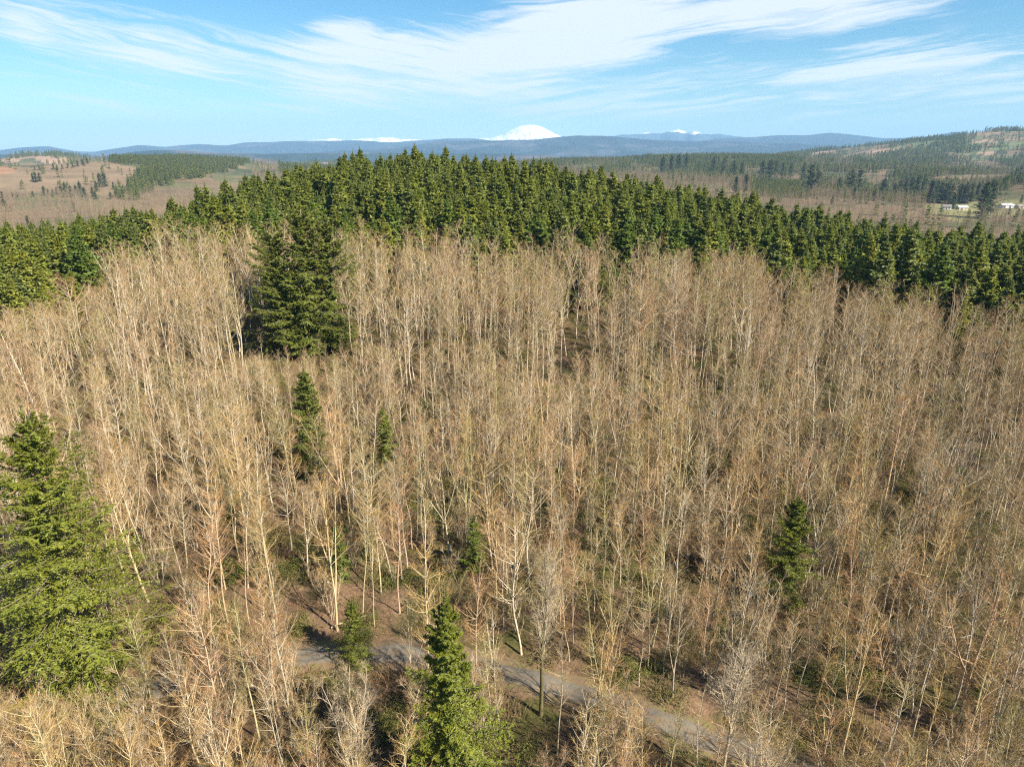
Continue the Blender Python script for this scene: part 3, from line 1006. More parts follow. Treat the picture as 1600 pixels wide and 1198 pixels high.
special(845, 1118, 'bare maple with dark mossy trunk and upright fan of pale branches beside the road', 'maple_tree', bark=M_moss, twig=M_maple_twig, seed=21,
        Hh=17, crown0=.33, spread=6.0, nl=66, r0=.20, asc=(.42, .16), nsub=10, ntw=5, up=.5, wig=.1, pw=.9)
special(540, 1040, 'pale many stemmed maple in the foreground left of the tall roadside fir', 'maple_tree', by='apex', twig=M_maple_twig, seed=22,
        Hh=12, crown0=.22, spread=3.0, nl=84, stems=6, r0=.10, fan=.22, asc=(.6, .2), nsub=8, ntw=8)
special(1440, 905, 'broad bushy maple with dark stems and wide pale top on the right slope', 'maple_tree', bark=M_moss, twig=M_maple_twig, seed=23,
        Hh=19, crown0=.26, spread=5.0, nl=100, stems=5, r0=.16, fan=.17, asc=(.5, .18), nsub=9, ntw=7)
special(1130, 1225, 'whitish spreading alder in the foreground below the road', 'bare_alder', twig=M_maple_twig, seed=24,
        Hh=14, crown0=.25, spread=3.6, nl=70, r0=.16, fork=2, nsub=8, ntw=7)
special(70, 690, 'pale thick trunked alder leaning left above the huge fir', 'bare_alder', seed=25,
        Hh=19, crown0=.35, spread=5.0, nl=60, r0=.26, lean=(-.14, 0.0), asc=(1.0, .2), nsub=8, ntw=8, pw=.7)
special(128, 562, 'wide white limbed alder with low spreading branches left of the dark gap', 'bare_alder', seed=26,
        Hh=16, crown0=.22, spread=7.5, nl=64, r0=.26, asc=(1.05, .2), nsub=10, ntw=8, pw=.7)
special(268, 500, 'forked alder standing in front of the dark gap in the trees', 'bare_alder', seed=27,
        Hh=21, crown0=.22, spread=4.4, nl=60, r0=.22, fork=3, asc=(.7, .2), nsub=8, ntw=8)
special(1105, 1010, 'pinkish bare alder leaning over the far edge of the road', 'bare_alder', seed=28,
        Hh=13, crown0=.25, spread=3.6, nl=56, r0=.13, lean=(.06, -.1), nsub=8, ntw=8)

# ------------------------------------------------------------------ alder wood on the slope
def jitter_grid(x0, x1, y0, y1, d, r):
    gx, gy = np.meshgrid(np.arange(x0, x1, d), np.arange(y0, y1, d))
    gx = gx + (np.arange(gx.shape[0]) % 2)[:, None] * d / 2
    return (gx + r.uniform(-.42, .42, gx.shape) * d).ravel(), (gy + r.uniform(-.42, .42, gy.shape) * d).ravel()


def belt_front(azd):
    return np.interp(azd, [-60, -40, -33, -29, -24, -15, 0, 15, 25, 32, 37, 60], [160, 160, 165, 180, 180, 168, 160, 164, 166, 160, 150, 150])


ra = np.random.default_rng(9)
ax, ay = jitter_grid(-190, 190, 14, 200, 2.95, ra)
aD, aA = np.hypot(ax, ay), np.degrees(np.arctan2(ax, ay))
ok = (aD > 20) & (np.abs(aA) < 47) & (aD < belt_front(aA) - 2)
rdist = road_dist(ax, ay)
ok &= rdist > 2.9
apx, apy = project(ax, ay, height(ax, ay))
dens = 0.85 + 0.40 * fbm(ax, ay, 34, 31, 3) + 0.65 * fbm(ax, ay, 15, 35, 2)
open_l = inpoly(apx, apy, [(150, 930), (700, 925), (720, 1010), (480, 1000), (300, 1060), (170, 1080)])
dens = np.where(open_l, 0.42, dens)
open_r = inpoly(apx, apy, [(860, 985), (1060, 1010), (1500, 1130), (1500, 1180), (1180, 1150), (860, 1040)])
dens = np.where(open_r, 0.9, dens)
near_road = inpoly(apx, apy, [(400, 1040), (1180, 1040), (1500, 1400), (200, 1400)])
dens = np.where(near_road & (rdist < 12), 0.95, dens)
gap = inpoly(apx, apy, [(225, 470), (300, 455), (330, 500), (560, 545), (1000, 520), (1000, 570), (560, 600), (270, 520)])
dens = np.where(gap, 0.38, dens)
ok &= ra.uniform(0, 1, len(ax)) < dens
for hx, hy, hr in HEROES:
    ok &= np.hypot(ax - hx, ay - hy) > hr * 0.75 + 0.6
ax, ay, aD, aA, apx, apy = (v[ok] for v in (ax, ay, aD, aA, apx, apy))
# left, right, lowest visible pixel row and distance of each single fir
FRONT = [(-80, 205, 1085, 62), (640, 800, 1215, 45), (500, 612, 1022, 61), (385, 540, 534, 150), (440, 512, 742, 88), (575, 622, 706, 100), (1200, 1292, 930, 70), (720, 765, 880, 70)]
# size of each tree: mature tall rows near the fir belt, shorter thicket in front
tall = sstep(aD, belt_front(aA) - 52, belt_front(aA) - 40)
scl = (0.80 + 0.14 * fbm(ax, ay, 45, 33, 3) + 0.10 * ra.normal(0, 1, len(ax))).clip(.52, 1.08)
scl = scl * (1 - tall) + tall * ra.uniform(.92, 1.2, len(ax))
scl = np.where(aD < 48, scl * .92, scl)
tall_m = tall > .5
gx_, gy_ = project(ax, ay, height(ax, ay) + 9)
keep = np.ones(len(ax), bool)
blw = (ay < np.interp(ax, ROAD[:, 0], ROAD[:, 1])) & (road_dist(ax, ay) < 16)
for w0, w1 in ((240, 285), (468, 522), (595, 632), (785, 930), (1010, 1180)):
    cx9, _ = project(ax, ay, height(ax, ay) + 6)
    keep &= ~(blw & (cx9 > w0) & (cx9 < w1) & (ra.uniform(0, 1, len(ax)) < .6))
for x0, x1, yb, dmax in FRONT:
    for step in range(26):
        tx, ty = project(ax, ay, height(ax, ay) + 16.8 * scl)
        over = (ty < yb + ra.normal(0, 10, len(ax))) & (tx > x0) & (tx < x1) & (aD < dmax)
        keep &= ~(over & (scl < .34))
        scl = np.where(over & (scl >= .34), scl - .03, scl)
hgt0 = height(ax, ay)
# the young thicket below the tall rows and the dark gaps stays low enough to see past
cap = np.interp(apx, [-200, 90, 190, 206, 225, 300, 330, 365, 370, 545, 555, 990, 1010, 1140, 1160], [450, 445, 400, 365, 500, 505, 430, 430, 545, 545, 525, 515, 490, 475, 0])
for step in range(26):
    _, ty = project(ax, ay, hgt0 + 16.8 * scl)
    over = (ty < cap + ra.normal(0, 8, len(ax))) & (~tall_m | (apx < 200)) & (scl > .34)
    scl = np.where(over, scl - .03, scl)
scl = np.where(tall_m & ((apx < 190) | (apx > 1180)), scl * .82, scl)
habits = list(BARE)
flat = [(h, q) for h in habits for q in range(len(BARE_MESH[h]))]
prob = np.repeat([.30, .28, .16, .16, .10], 4) / 4
prob_t = np.repeat([.24, .24, .10, .24, .18], 4) / 4
pick = np.where(tall > .5, ra.choice(20, len(ax), p=prob_t / prob_t.sum()), ra.choice(20, len(ax), p=prob / prob.sum()))
rot = ra.uniform(0, 2 * math.pi, len(ax))


def alder_zone(x, y):
    d = road_dist(np.array([x]), np.array([y]))[0]
    below = y < np.interp(x, ROAD[:, 0], ROAD[:, 1])
    if below:
        if x < -22: return 'below the huge fir and the road'
        if x < -4: return 'below the road left of the tall roadside fir'
        if x < 5: return 'below the road beside the tall roadside fir'
        if x < 14: return 'below the road under the mossy maple'
        return 'below the road in the right corner'
    if d < 9:
        if x < -18: return 'on the bank just above the road near the huge fir'
        if x < -6: return 'on the bank just above the road by the young fir'
        if x < 8: return 'on the bank just above the road behind the tall fir'
        return 'on the bank just above the road right of the mossy maple'
    far_ = 'high ' if d > 24 else ''
    if x < -38: return far_ + 'uphill of the huge fir'
    if x < -28: return far_ + 'on the slope just right of the huge fir'
    if x < -18: return far_ + 'on the slope below the narrow dark fir'
    if x < -8: return far_ + 'on the slope uphill of the young fir'
    if x < 2: return far_ + 'on the slope behind the tall roadside fir'
    if x < 12: return far_ + 'on the slope behind the mossy maple'
    if x < 22: return far_ + 'on the slope left of the lone right fir'
    if x < 32: return far_ + 'on the slope around the lone right fir'
    if x < 42: return far_ + 'on the slope left of the bushy maple'
    return far_ + 'on the slope right of the bushy maple'


ALDER_OWN = {'pale': (1.12, 1.14, 1.16), 'honey': (1.08, 1.0, .78), 'reddish': (1.08, .90, .84), 'olive': (.86, .94, .70), 'ashen': (.84, .86, .90)}


infr = (apx > -60) & (apx < 1660) & keep
tip_px, tip_py = project(ax, ay, height(ax, ay) + 17 * scl)
infr &= (tip_py < 1195) & (tip_px > 0) & (tip_px < 1600)
order = np.argsort(np.where(infr, aD / scl, 1e9))
indiv = order[:292]
mask_i = np.zeros(len(ax), bool)
mask_i[indiv] = True
proto = {}
for q in indiv:
    habit, v = flat[pick[q]]
    tm, cm, hh = BARE_MESH[habit][v]
    z = alder_zone(ax[q], ay[q])
    tone = list(ALDER_OWN)[int(ra.choice(5, p=[.26, .24, .18, .16, .16]))]
    size = 'short' if scl[q] < .68 else ('tall' if scl[q] > .86 else 'middling')
    lab = '%s %s %s alder %s' % (size, tone, habit, z)
    e, a, b = tree('bare_alder', tm, cm, ax[q], ay[q], float(scl[q]), float(rot[q]), lab, 'tree', lab.replace(' alder ', ' alders '), (float(RNG.normal(0, .05)), float(RNG.normal(0, .05))))
    a.color = b.color = ALDER_OWN[tone] + (0.5,)
    proto.setdefault(pick[q], [a, b])
for k_ in range(len(flat)):      # each variant of the wood needs one individual to copy from
    if k_ not in proto:
        proto[k_] = proto[next(iter(proto))]
rest = ~mask_i & keep
stand('bare_alder_wood', 'dense leafless alder wood covering the slope', np.column_stack([ax[rest], ay[rest], height(ax[rest], ay[rest]) - .05]), scl[rest], rot[rest], pick[rest], [proto[k_] for k_ in range(len(flat))], 0.055)

# ------------------------------------------------------------------ fir belt along the ridge
rb = np.random.default_rng(19)
bx, by = jitter_grid(-330, 330, 110, 400, 4.6, rb)
bD, bA = np.hypot(bx, by), np.degrees(np.arctan2(bx, by))
fr = belt_front(bA) + 5 * fbm(bx, by, 30, 41, 2)
ok = (np.abs(bA) < 50) & (bD > fr) & (by < 330) & (bD < 345)
ok &= rb.uniform(0, 1, len(bx)) < 0.9
bx, by, bD, bA, fr = (v[ok] for v in (bx, by, bD, bA, fr))
bs = (0.90 + .08 * fbm(bx, by, 70, 43, 2) + rb.normal(0, .15, len(bx))).clip(.45, 1.18)
bs = np.where(bD < fr + 6, bs * rb.uniform(.62, 1.0, len(bx)), bs)
bp = rb.integers(0, 5, len(bx))
brot = rb.uniform(0, 2 * math.pi, len(bx))
bpx, bpyy = project(bx, by, height(bx, by) + 17 * bs)
score = np.where((bpx > 10) & (bpx < 1590), (bD - fr) * .9 + bD * .3 - 25 * (bs - 1), 1e9)
bi = np.argsort(score)[:285]
bm = np.zeros(len(bx), bool)
bm[bi] = True
bands = [(-99, 110, 'at the far left end of the ridge belt'), (110, 230, 'left in the ridge belt where it meets bare alders'), (230, 390, 'in the ridge belt left of the old fir clump'), (390, 540, 'in the ridge belt behind the old fir clump'),
         (540, 660, 'in the ridge belt right of the old fir clump'), (660, 800, 'in the ridge belt left of the snow mountain top'), (800, 950, 'in the ridge belt right of the snow mountain top'),
         (950, 1100, 'in the ridge belt below the far close cluster'), (1100, 1260, 'in the ridge belt below the far airy cluster'), (1260, 1420, 'in the ridge belt below the valley grove'), (1420, 1530, 'in the ridge belt below the valley farm'), (1530, 2000, 'at the far right end of the ridge belt')]
FIR_OWN = {'olive': (.21, .235, .034), 'yellowish': (.245, .26, .038), 'deep green': (.145, .20, .032), 'dull green': (.18, .21, .05)}
bproto = {}
for q in bi:
    tm, cm, hh = BELT[bp[q]]
    zone = next(t for a, b, t in bands if a <= bpx[q] < b)
    dd = bD[q] - fr[q]
    rw = 'front' if dd < 4.5 else ('second row' if dd < 9 else 'inner')
    sz = 'short' if bs[q] < .76 else ('tall' if bs[q] > .94 else 'middling')
    tone = list(FIR_OWN)[int(rb.choice(4, p=[.3, .2, .25, .25]))]
    lab = '%s %s %s fir %s' % (sz, tone, rw, zone)
    e, a, b = tree('fir_tree', tm, cm, bx[q], by[q], float(bs[q]), float(brot[q]), lab, 'fir tree', lab.replace(' fir ', ' firs ', 1))
    b.color = FIR_OWN[tone] + (0.5,)
    bproto.setdefault(bp[q], [a, b])
rest = ~bm
stand('fir_wood', 'dense plantation of green firs on the ridge', np.column_stack([bx[rest], by[rest], height(bx[rest], by[rest]) - .05]), bs[rest], brot[rest], bp[rest], [bproto[k_] for k_ in range(5)])

# ------------------------------------------------------------------ undergrowth
def make_brush(r, n, hgt, spread, tw):
    c = Geo()
    b = np.stack([r.normal(0, spread * .35, n), r.normal(0, spread * .35, n), np.zeros(n)], 1)
    d = unit(np.stack([r.normal(0, .55, n), r.normal(0, .55, n), np.ones(n)], 1))
    L = hgt * r.uniform(.5, 1.1, n)
    P = np.zeros((n, 4, 3))
    P[:, 0] = b
    for k in range(1, 4):
        d = unit(d + r.normal(0, .16, (n, 3)) - np.array([0, 0, .08]))
        P[:, k] = P[:, k - 1] + d * (L / 3)[:, None]
    c.tubes(P, np.tile(np.array([.014, .011, .008, .004]), (n, 1)), 3)
    L3, _, _ = grow(r, P, 9, (.25, 1), (.7, .25), lambda t, i_: r.uniform(.2, .65, len(t)) * hgt / 2, 2, 0, .3, .1)
    a, bb = perp(unit(L3[:, 1] - L3[:, 0]))
    ph = r.uniform(0, 6.28, len(L3))[:, None]
    c.blades(L3[:, 0], L3[:, 1], (a * np.cos(ph) + bb * np.sin(ph)) * tw)
    return c


def make_fern(r, n, hgt, spread):
    c = Geo()
    ph = r.uniform(0, 6.28, n)
    b = np.stack([r.normal(0, spread * .3, n), r.normal(0, spread * .3, n), r.uniform(0, hgt * .7, n)], 1)
    d = unit(np.stack([np.cos(ph), np.sin(ph), r.uniform(-.3, .8, n)], 1))
    w = unit(np.cross(d, np.array([0, 0, 1.0]) + r.normal(0, .4, (n, 3))))
    ln = (spread * .16 * r.uniform(.4, 1.1, n))[:, None]
    c.blades(b + d * ln * .4, b + d * ln, w * ln * .12)
    c.blades(b + d * ln * .41, b, w * ln * .12)
    return c


ru = np.random.default_rng(77)
UNDER = []
for k_ in range(3):
    UNDER.append(make_brush(ru, 34, (2.4, 3.4, 1.7)[k_], (1.6, 1.8, 2.0)[k_], .009).build('brush', M_brush))
for k_ in range(3):
    UNDER.append(make_fern(ru, (420, 400, 460)[k_], (.7, 1.5, .5)[k_], (2.2, 2.3, 2.8)[k_]).build('ferns', M_fern))
SHRUB = []
for kw in (dict(Hh=5.0, fan=.35, stems=5, nl=45), dict(Hh=6.0, fan=.25, stems=6, nl=48), dict(Hh=4.0, fan=.45, stems=5, nl=40)):
    g, c = make_bare_tree(ru, crown0=.18, spread=1.7, r0=.035, nsub=6, ntw=6, asc=(.6, .25), **kw)
    V = np.concatenate(g.V + c.V)
    Q = np.concatenate(g.Q + [q_ + g.n for q_ in c.Q + c.Q2])
    UNDER.append(mesh('shrub', V, [(Q, 0), (np.concatenate(c.T) + g.n, 1)], [M_bark, M_twig]))
NU = len(UNDER)
ux, uy = jitter_grid(-185, 185, 16, 200, 1.7, ru)
uD, uA = np.hypot(ux, uy), np.degrees(np.arctan2(ux, uy))
ok = (uD > 20) & (np.abs(uA) < 46) & (uD < belt_front(uA) + 4) & (road_dist(ux, uy) > 2.5)
upx, upy = project(ux, uy, height(ux, uy))
den = np.where(inpoly(upx, upy, [(150, 920), (700, 925), (1500, 1120), (1500, 1190), (700, 1030), (480, 1000), (170, 1080)]), .6, .85)
ok &= ru.uniform(0, 1, len(ux)) < den
for hx_, hy_, hr_ in HEROES:
    ok &= np.hypot(ux - hx_, uy - hy_) > min(1.2, hr_ * .5)
ux, uy, uD = ux[ok], uy[ok], uD[ok]
gr = fbm(ux, uy, 22, 71, 3) + ru.normal(0, .35, len(ux))
up_ = np.where(gr > .30, ru.integers(3, 6, len(ux)), np.where(ru.uniform(0, 1, len(ux)) < .30, ru.integers(6, 9, len(ux)), ru.integers(0, 3, len(ux))))
up_ = np.where((up_ > 5) & (road_dist(ux, uy) < 4.5), 0, up_)
usc = ru.uniform(.5, 1.25, len(ux))
uA2 = np.degrees(np.arctan2(ux, uy))
up_ = np.where(uD > belt_front(uA2) - 46, ru.integers(3, 6, len(ux)), up_)
usc = np.where((uD > belt_front(uA2) - 46) & (ru.uniform(0, 1, len(ux)) < .7), .0001, usc)
# tall shrubs crowd the lower verge except where the road shows between them
sx_, sy_ = jitter_grid(-70, 70, 20, 80, 1.5, ru)
sd_ = road_dist(sx_, sy_)
spx, spy = project(sx_, sy_, height(sx_, sy_) + 2.5)
low = (sy_ < np.interp(sx_, ROAD[:, 0], ROAD[:, 1])) & (sd_ > 2.4) & (sd_ < 8.5) & (spy < 1260)
for w0, w1 in ((236, 292), (455, 640), (775, 930), (1000, 1190)):
    low &= ~((spx > w0) & (spx < w1))
    ok_r = ~((ux * 0 + 1 > 0) & (uy < np.interp(ux, ROAD[:, 0], ROAD[:, 1])) & (road_dist(ux, uy) < 8) & (up_ > 5) & (project(ux, uy, height(ux, uy) + 3)[0] > w0) & (project(ux, uy, height(ux, uy) + 3)[0] < w1))
    ux, uy, uD, up_, usc = (v[ok_r] for v in (ux, uy, uD, up_, usc))
low &= ru.uniform(0, 1, len(sx_)) < .8
ux, uy, uD = np.concatenate([ux, sx_[low]]), np.concatenate([uy, sy_[low]]), np.concatenate([uD, np.hypot(sx_, sy_)[low]])
up_ = np.concatenate([up_, ru.integers(6, 9, low.sum())])
usc = np.concatenate([usc, ru.uniform(.7, 1.35, low.sum())])
# one clump of each kind stands in view and lends its shape to the rest
u_objs = []
for k_ in range(NU):
    sel = np.nonzero((up_ == k_) & (uD > 30) & (uD < 60) & (np.abs(ux) < 18))[0][0]
    nm = ('bramble_bush', 'fern_clump', 'bare_shrub')[k_ // 3]
    lb = ('knee high tan bramble bush among alders by the road', 'tall tan bramble bush among alders by the road', 'low sprawling tan bramble bush by the road',
          'rounded green fern clump among alders by the road', 'tall green leafy shrub among alders by the road', 'low green fern clump among alders by the road',
          'five stemmed bare shrub spreading under alders near the road', 'tall six stemmed bare shrub under alders near the road', 'low wide bare shrub under alders near the road')[k_]
    o = obj(nm, UNDER[k_], None, (ux[sel], uy[sel], H(ux[sel], uy[sel])))
    o.scale = [float(usc[sel])] * 3
    tag(o, lb, ('bush', 'fern', 'shrub')[k_ // 3])
    u_objs.append([o])
    usc[sel] = 0.0001
kp = usc > .01
stand('undergrowth', 'tangled brambles and green ferns under the alders', np.column_stack([ux, uy, height(ux, uy) - .03])[kp], usc[kp], ru.uniform(0, 6.28, len(ux))[kp], up_[kp], u_objs)

def make_log(r, L, rad):
    g = Geo()
    t = np.linspace(0, 1, 9)
    P = np.stack([(t - .5) * L, .18 * np.sin(t * 4 + r.uniform(0, 6)), rad * .7 + .12 * np.sin(t * 3)], 1)
    g.tubes(P[None], (rad * (1 - .55 * t))[None], 8)
    b = Geo()
    S, _, _ = grow(r, P[None], 7, (.35, .98), (1.0, .25), lambda t_, i_: r.uniform(.4, 1.5, len(t_)), 4, 0, .2, .1)
    b.tubes(S, np.tile(np.array([.035, .027, .018, .008]), (7, 1)), 4)
    return g.build('log', M_bark, True), b.build('stub_branches', M_bark)


for px, py, L, rad, ang, lab in ((492, 1062, 5, .10, .25, 'pale fallen log lying just below the road at its bend'), (560, 968, 6, .10, .5, 'thin fallen log on the reddish bank behind the young fir')):
    x, y = ground_at(px, py)
    e = bpy.data.objects.new('fallen_log', None)
    COL.objects.link(e)
    e.location, e.rotation_euler = (x, y, H(x, y)), (0, 0, ang)
    tag(e, lab, 'log')
    a, b = make_log(ru, L, rad)
    obj('log', a, e)
    obj('stub_branches', b, e)

# ------------------------------------------------------------------ woods in the valley and on the hills behind
rm = np.random.default_rng(303)
mid_bare = []
for kw in (dict(Hh=15, crown0=.2, spread=3.6, nl=18), dict(Hh=13, crown0=.15, spread=3.8, nl=18), dict(Hh=17, crown0=.25, spread=3.2, nl=18)):
    g, c = make_bare_tree(rm, r0=.16, nsub=5, ntw=5, tw=.03, asc=(.9, .2), **kw)
    V = np.concatenate(g.V + c.V)
    me = mesh('crown', V, [(np.concatenate([np.concatenate(g.Q)] + [q + g.n for q in c.Q + c.Q2]), 0), (np.concatenate(c.T) + g.n, 0)], [M_far_twig])
    mid_bare.append(me)

# scatter candidates evenly in angle and distance
def polar_candidates(n, d0, d1, r, a0=-44, a1=44):
    A = np.radians(r.uniform(a0, a1, n))
    D = np.sqrt(r.uniform(d0 ** 2, d1 ** 2, n))
    return D * np.sin(A), D * np.cos(A), D, np.degrees(A)


cx_, cy_, cD, cA = polar_candidates(150000, 420, 2700, rm)
cz = height(cx_, cy_)
cpx, cpy = project(cx_, cy_, cz)
tpx, tpy = project(cx_, cy_, cz + 15)
n_a = fbm(cx_, cy_, 300, 61, 4)
not_cut = ~((cD > 1000) & inpoly(cpx, cpy, CLEARCUT)) & ~inpoly(cpx, cpy, FIELD)
left_cut = (cA < -20) & (cD > 1000)
wob = fbm(cx_, cy_, 160, 69, 3)
hillw = inpoly(cpx + 16 * wob, cpy + 4 * wob, HILLWOOD) & (cD > 900)
green_mid = inpoly(cpx, cpy, [(930, 246), (1010, 241), (1100, 238), (1240, 240), (1260, 262), (1130, 264), (1010, 256)]) & (cD > 1300)
young = inpoly(cpx, cpy, [(1170, 296), (1180, 283), (1262, 285), (1275, 300), (1262, 312), (1180, 306)])
right_con = (cA > 18) & (cD > 1150) & (n_a > .20)
bandr = inpoly(cpx, cpy, [(1480, 252), (1500, 238), (1620, 236), (1620, 258)]) | inpoly(cpx, cpy, [(1330, 256), (1400, 246), (1410, 250), (1345, 266)])
centre_con = (np.abs(cA) <= 18) & (cD > 1500) & (n_a > -.05)
lone = (rm.uniform(0, 1, len(cx_)) < .05) & (cA > -20)
isfir = not_cut & (lone | hillw | green_mid | young | right_con | bandr | centre_con)
fu = rm.uniform(0, 1, len(cx_))
fir_sel = isfir & (fu < np.where(young, .9, .62)) & ((n_a + .5 * wob > -.62) | young)
clear_sel = (cD > 1000) & inpoly(cpx, cpy, CLEARCUT) & (fu < .05)
fir_sel |= clear_sel & (fu < .012)
grove = (fbm(cx_, cy_, 200, 63, 3) > .62)
bare_sel = not_cut & ~isfir & ~hillw & ~(left_cut & (cpy < 300)) & (fu < np.where(cD < 1400, .62, .35)) | (clear_sel & (fu > .012))
s_ = np.nonzero(fir_sel)[0]
tiny_objs = []
for k_ in range(3):
    q = s_[np.nonzero((np.abs(cA[s_] - (-26, 12, 30)[k_]) < 3) & (cD[s_] > 1500))[0][0]]
    o = obj('conifer', TINYFIR[k_][0], None, (cx_[q], cy_[q], cz[q] - .1))
    tag(o, ('small conifer in the plantation above the felled slope', 'small conifer on the low green hill behind the far tall pairs', 'small conifer on the patchy hillside beyond the valley farm')[k_], 'conifer')
    tiny_objs.append([o])
stand('distant_conifer_woods', 'distant green conifer woods on the hills and valley sides', np.column_stack([cx_, cy_, cz - .1])[s_], rm.uniform(.65, 1.2, len(s_)) * np.where(young[s_], .6, 1.0), rm.uniform(0, 6.28, len(s_)), rm.integers(0, 3, len(s_)), tiny_objs)
s_ = np.nonzero(bare_sel)[0]
mb_objs = []
for k_ in range(3):
    q = s_[np.nonzero((np.abs(cA[s_] - (-33, 8, 30)[k_]) < 3) & (cD[s_] > 800) & (cD[s_] < 1200))[0][0]]
    o = obj('bare_tree', mid_bare[k_], None, (cx_[q], cy_[q], cz[q] - .1))
    tag(o, ('leafless tan tree in the valley wood left of the fir belt', 'leafless tan tree on the slope below the snow mountain', 'leafless tan tree in the valley wood near the white shed')[k_], 'tree')
    mb_objs.append([o])
stand('distant_bare_woods', 'tan leafless woods filling the valley', np.column_stack([cx_, cy_, cz - .1])[s_], (rm.uniform(.5, 1.1, len(s_)) + .35 * fbm(cx_[s_], cy_[s_], 120, 66, 3)).clip(.35, 1.5), rm.uniform(0, 6.28, len(s_)), rm.integers(0, 3, len(s_)), mb_objs)
# right hillside beyond
hx, hy, hD, hA = polar_candidates(70000, 2700, 5200, rm, 6, 44)
hz = height(hx, hy)
hn = fbm(hx, hy, 520, 67, 4)
hsel = (hn > .18) & (rm.uniform(0, 1, len(hx)) < .55) | ((rm.uniform(0, 1, len(hx)) < .03))
stand('hillside_conifer_woods', 'patches of dark conifers on the far right hillside', np.column_stack([hx, hy, hz])[hsel], rm.uniform(.8, 1.6, hsel.sum()), rm.uniform(0, 6.28, hsel.sum()), rm.integers(0, 3, hsel.sum()), tiny_objs)
# felled slope treeline and left background
lx, ly, lD, lA = polar_candidates(30000, 2700, 4600, rm, -44, 6)
lz = height(lx, ly)
lsel = (fbm(lx, ly, 500, 68, 4) > -.05) & (rm.uniform(0, 1, len(lx)) < .5)
stand('treeline_conifer_woods', 'dark conifer treeline behind the felled slope', np.column_stack([lx, ly, lz])[lsel], rm.uniform(.8, 1.4, lsel.sum()), rm.uniform(0, 6.28, lsel.sum()), rm.integers(0, 3, lsel.sum()), tiny_objs)

# tall single conifers in the valley: base pixel, height in pixels
groups = [
    ('tall dark conifer in the close cluster above the ridge belt', [(1035, 275, 32), (1048, 274, 34), (1060, 268, 28), (1072, 268, 28)]),
    ('tall dark conifer in the airy cluster right of the close one', [(1113, 276, 32), (1130, 273, 30), (1145, 281, 32), (1158, 281, 30)]),
    ('dark conifer standing low just behind the belt', [(1149, 302, 28), (1165, 298, 26)]),
    ('tall dark conifer in the row above the young plantation', [(1190, 279, 30), (1202, 281, 32), (1211, 279, 30), (1222, 278, 26), (1235, 278, 24)]),
    ('tall conifer of the pair right of the young plantation', [(1254, 282, 30), (1265, 300, 44), (1276, 302, 36)]),
    ('bushy conifer in the leftmost clump of the valley grove', [(1300, 320, 16), (1310, 298, 22), (1328, 302, 38), (1340, 302, 40), (1334, 313, 22), (1350, 312, 20), (1366, 315, 20), (1378, 312, 34)]),
    ('dark conifer in the long valley grove behind the farm', [(1396, 308, 24), (1404, 310, 30), (1412, 313, 36), (1421, 308, 32), (1430, 315, 44), (1440, 310, 34), (1452, 318, 40), (1461, 316, 36), (1468, 318, 34), (1476, 317, 34), (1484, 319, 34), (1497, 318, 32), (1506, 318, 34), (1516, 318, 34), (1525, 314, 30)]),
    ('dark conifer leaning its boughs over the farm sheds', [(1488, 326, 26)]),
    ('big dark conifer pair standing left of the long white shed', [(1532, 342, 60), (1543, 336, 56)]),
    ('small lone conifer above the long white shed', [(1549, 300, 22)]),
    ('dark conifer in the leaning row on the slope at the right edge', [(1577, 290, 22), (1585, 284, 24), (1592, 280, 22)]),
    ('low dark conifer below the long white shed', [(1576, 336, 12), (1590, 338, 14), (1598, 338, 12), (1595, 318, 14)]),
    ('lone conifer trio on the bare felled slope', [(52, 284, 14), (57, 285, 17), (63, 284, 15)]),
    ('conifer in the dark clump at the foot of the felled slope', [(90, 306, 14), (98, 308, 20), (104, 306, 22), (112, 309, 20), (120, 306, 18), (127, 306, 24), (133, 308, 16)]),
    ('conifer in the loose clump beside the plantation edge', [(146, 308, 16), (152, 300, 18), (158, 293, 24), (165, 292, 22), (150, 312, 14), (178, 296, 12), (174, 312, 12)]),
    ('conifer scattered along the dark line below the felled slope', [(4, 310, 12), (52, 308, 10), (70, 306, 16), (77, 308, 14), (84, 308, 13), (20, 308, 8), (28, 308, 8)]),
    ('dark conifer rising from the tan wood at the left edge', [(9, 332, 22), (18, 330, 12), (117, 332, 16), (46, 356, 20)]),
    ('conifer in the treeline on the crest of the felled slope', [(84, 265, 10), (90, 266, 9), (98, 265, 9), (106, 263, 9), (114, 262, 9), (122, 260, 10), (130, 258, 10), (137, 256, 10), (55, 266, 8), (62, 266, 8)]),
]
ORD = 'first second third fourth fifth sixth seventh eighth ninth tenth eleventh twelfth thirteenth fourteenth fifteenth'.split()
for lab0, lst in groups:
    for kq, (px, py, hp) in enumerate(sorted(lst)):
        lab = lab0 if len(lst) == 1 else lab0.replace('conifer', 'conifer, %s from left' % ORD[kq], 1)
        x, y = ground_at(px, py)
        dep = y * cp - (H(x, y) - ZC) * sp
        hh = hp * dep / F_PX
        k_ = int(rm.integers(0, 3))
        tm, cm, H0 = FARFIR[k_]
        e, a, b = tree('conifer', tm, cm, x, y, 1.0, float(rm.uniform(0, 6.28)), lab, 'conifer', lab0.replace('conifer', 'conifers', 1) if len(lst) > 1 else None)
        sxy = hh / H0 * rm.uniform(1.05, 1.4)
        e.scale = (sxy, sxy, hh / H0)

# ------------------------------------------------------------------ farm in the valley
def plain(name, c, rough=.7, band=None):
    def fn(n):
        p = ocoord(n)
        a = n.noise(p, 1.5, 4.0, .6)
        k = n.rng(a, .3, .7, .85, 1.1, False)
        return n.mix(1.0, c, n.xyz(k, k, k), 'MULTIPLY'), None
    return material(name, fn, rough)


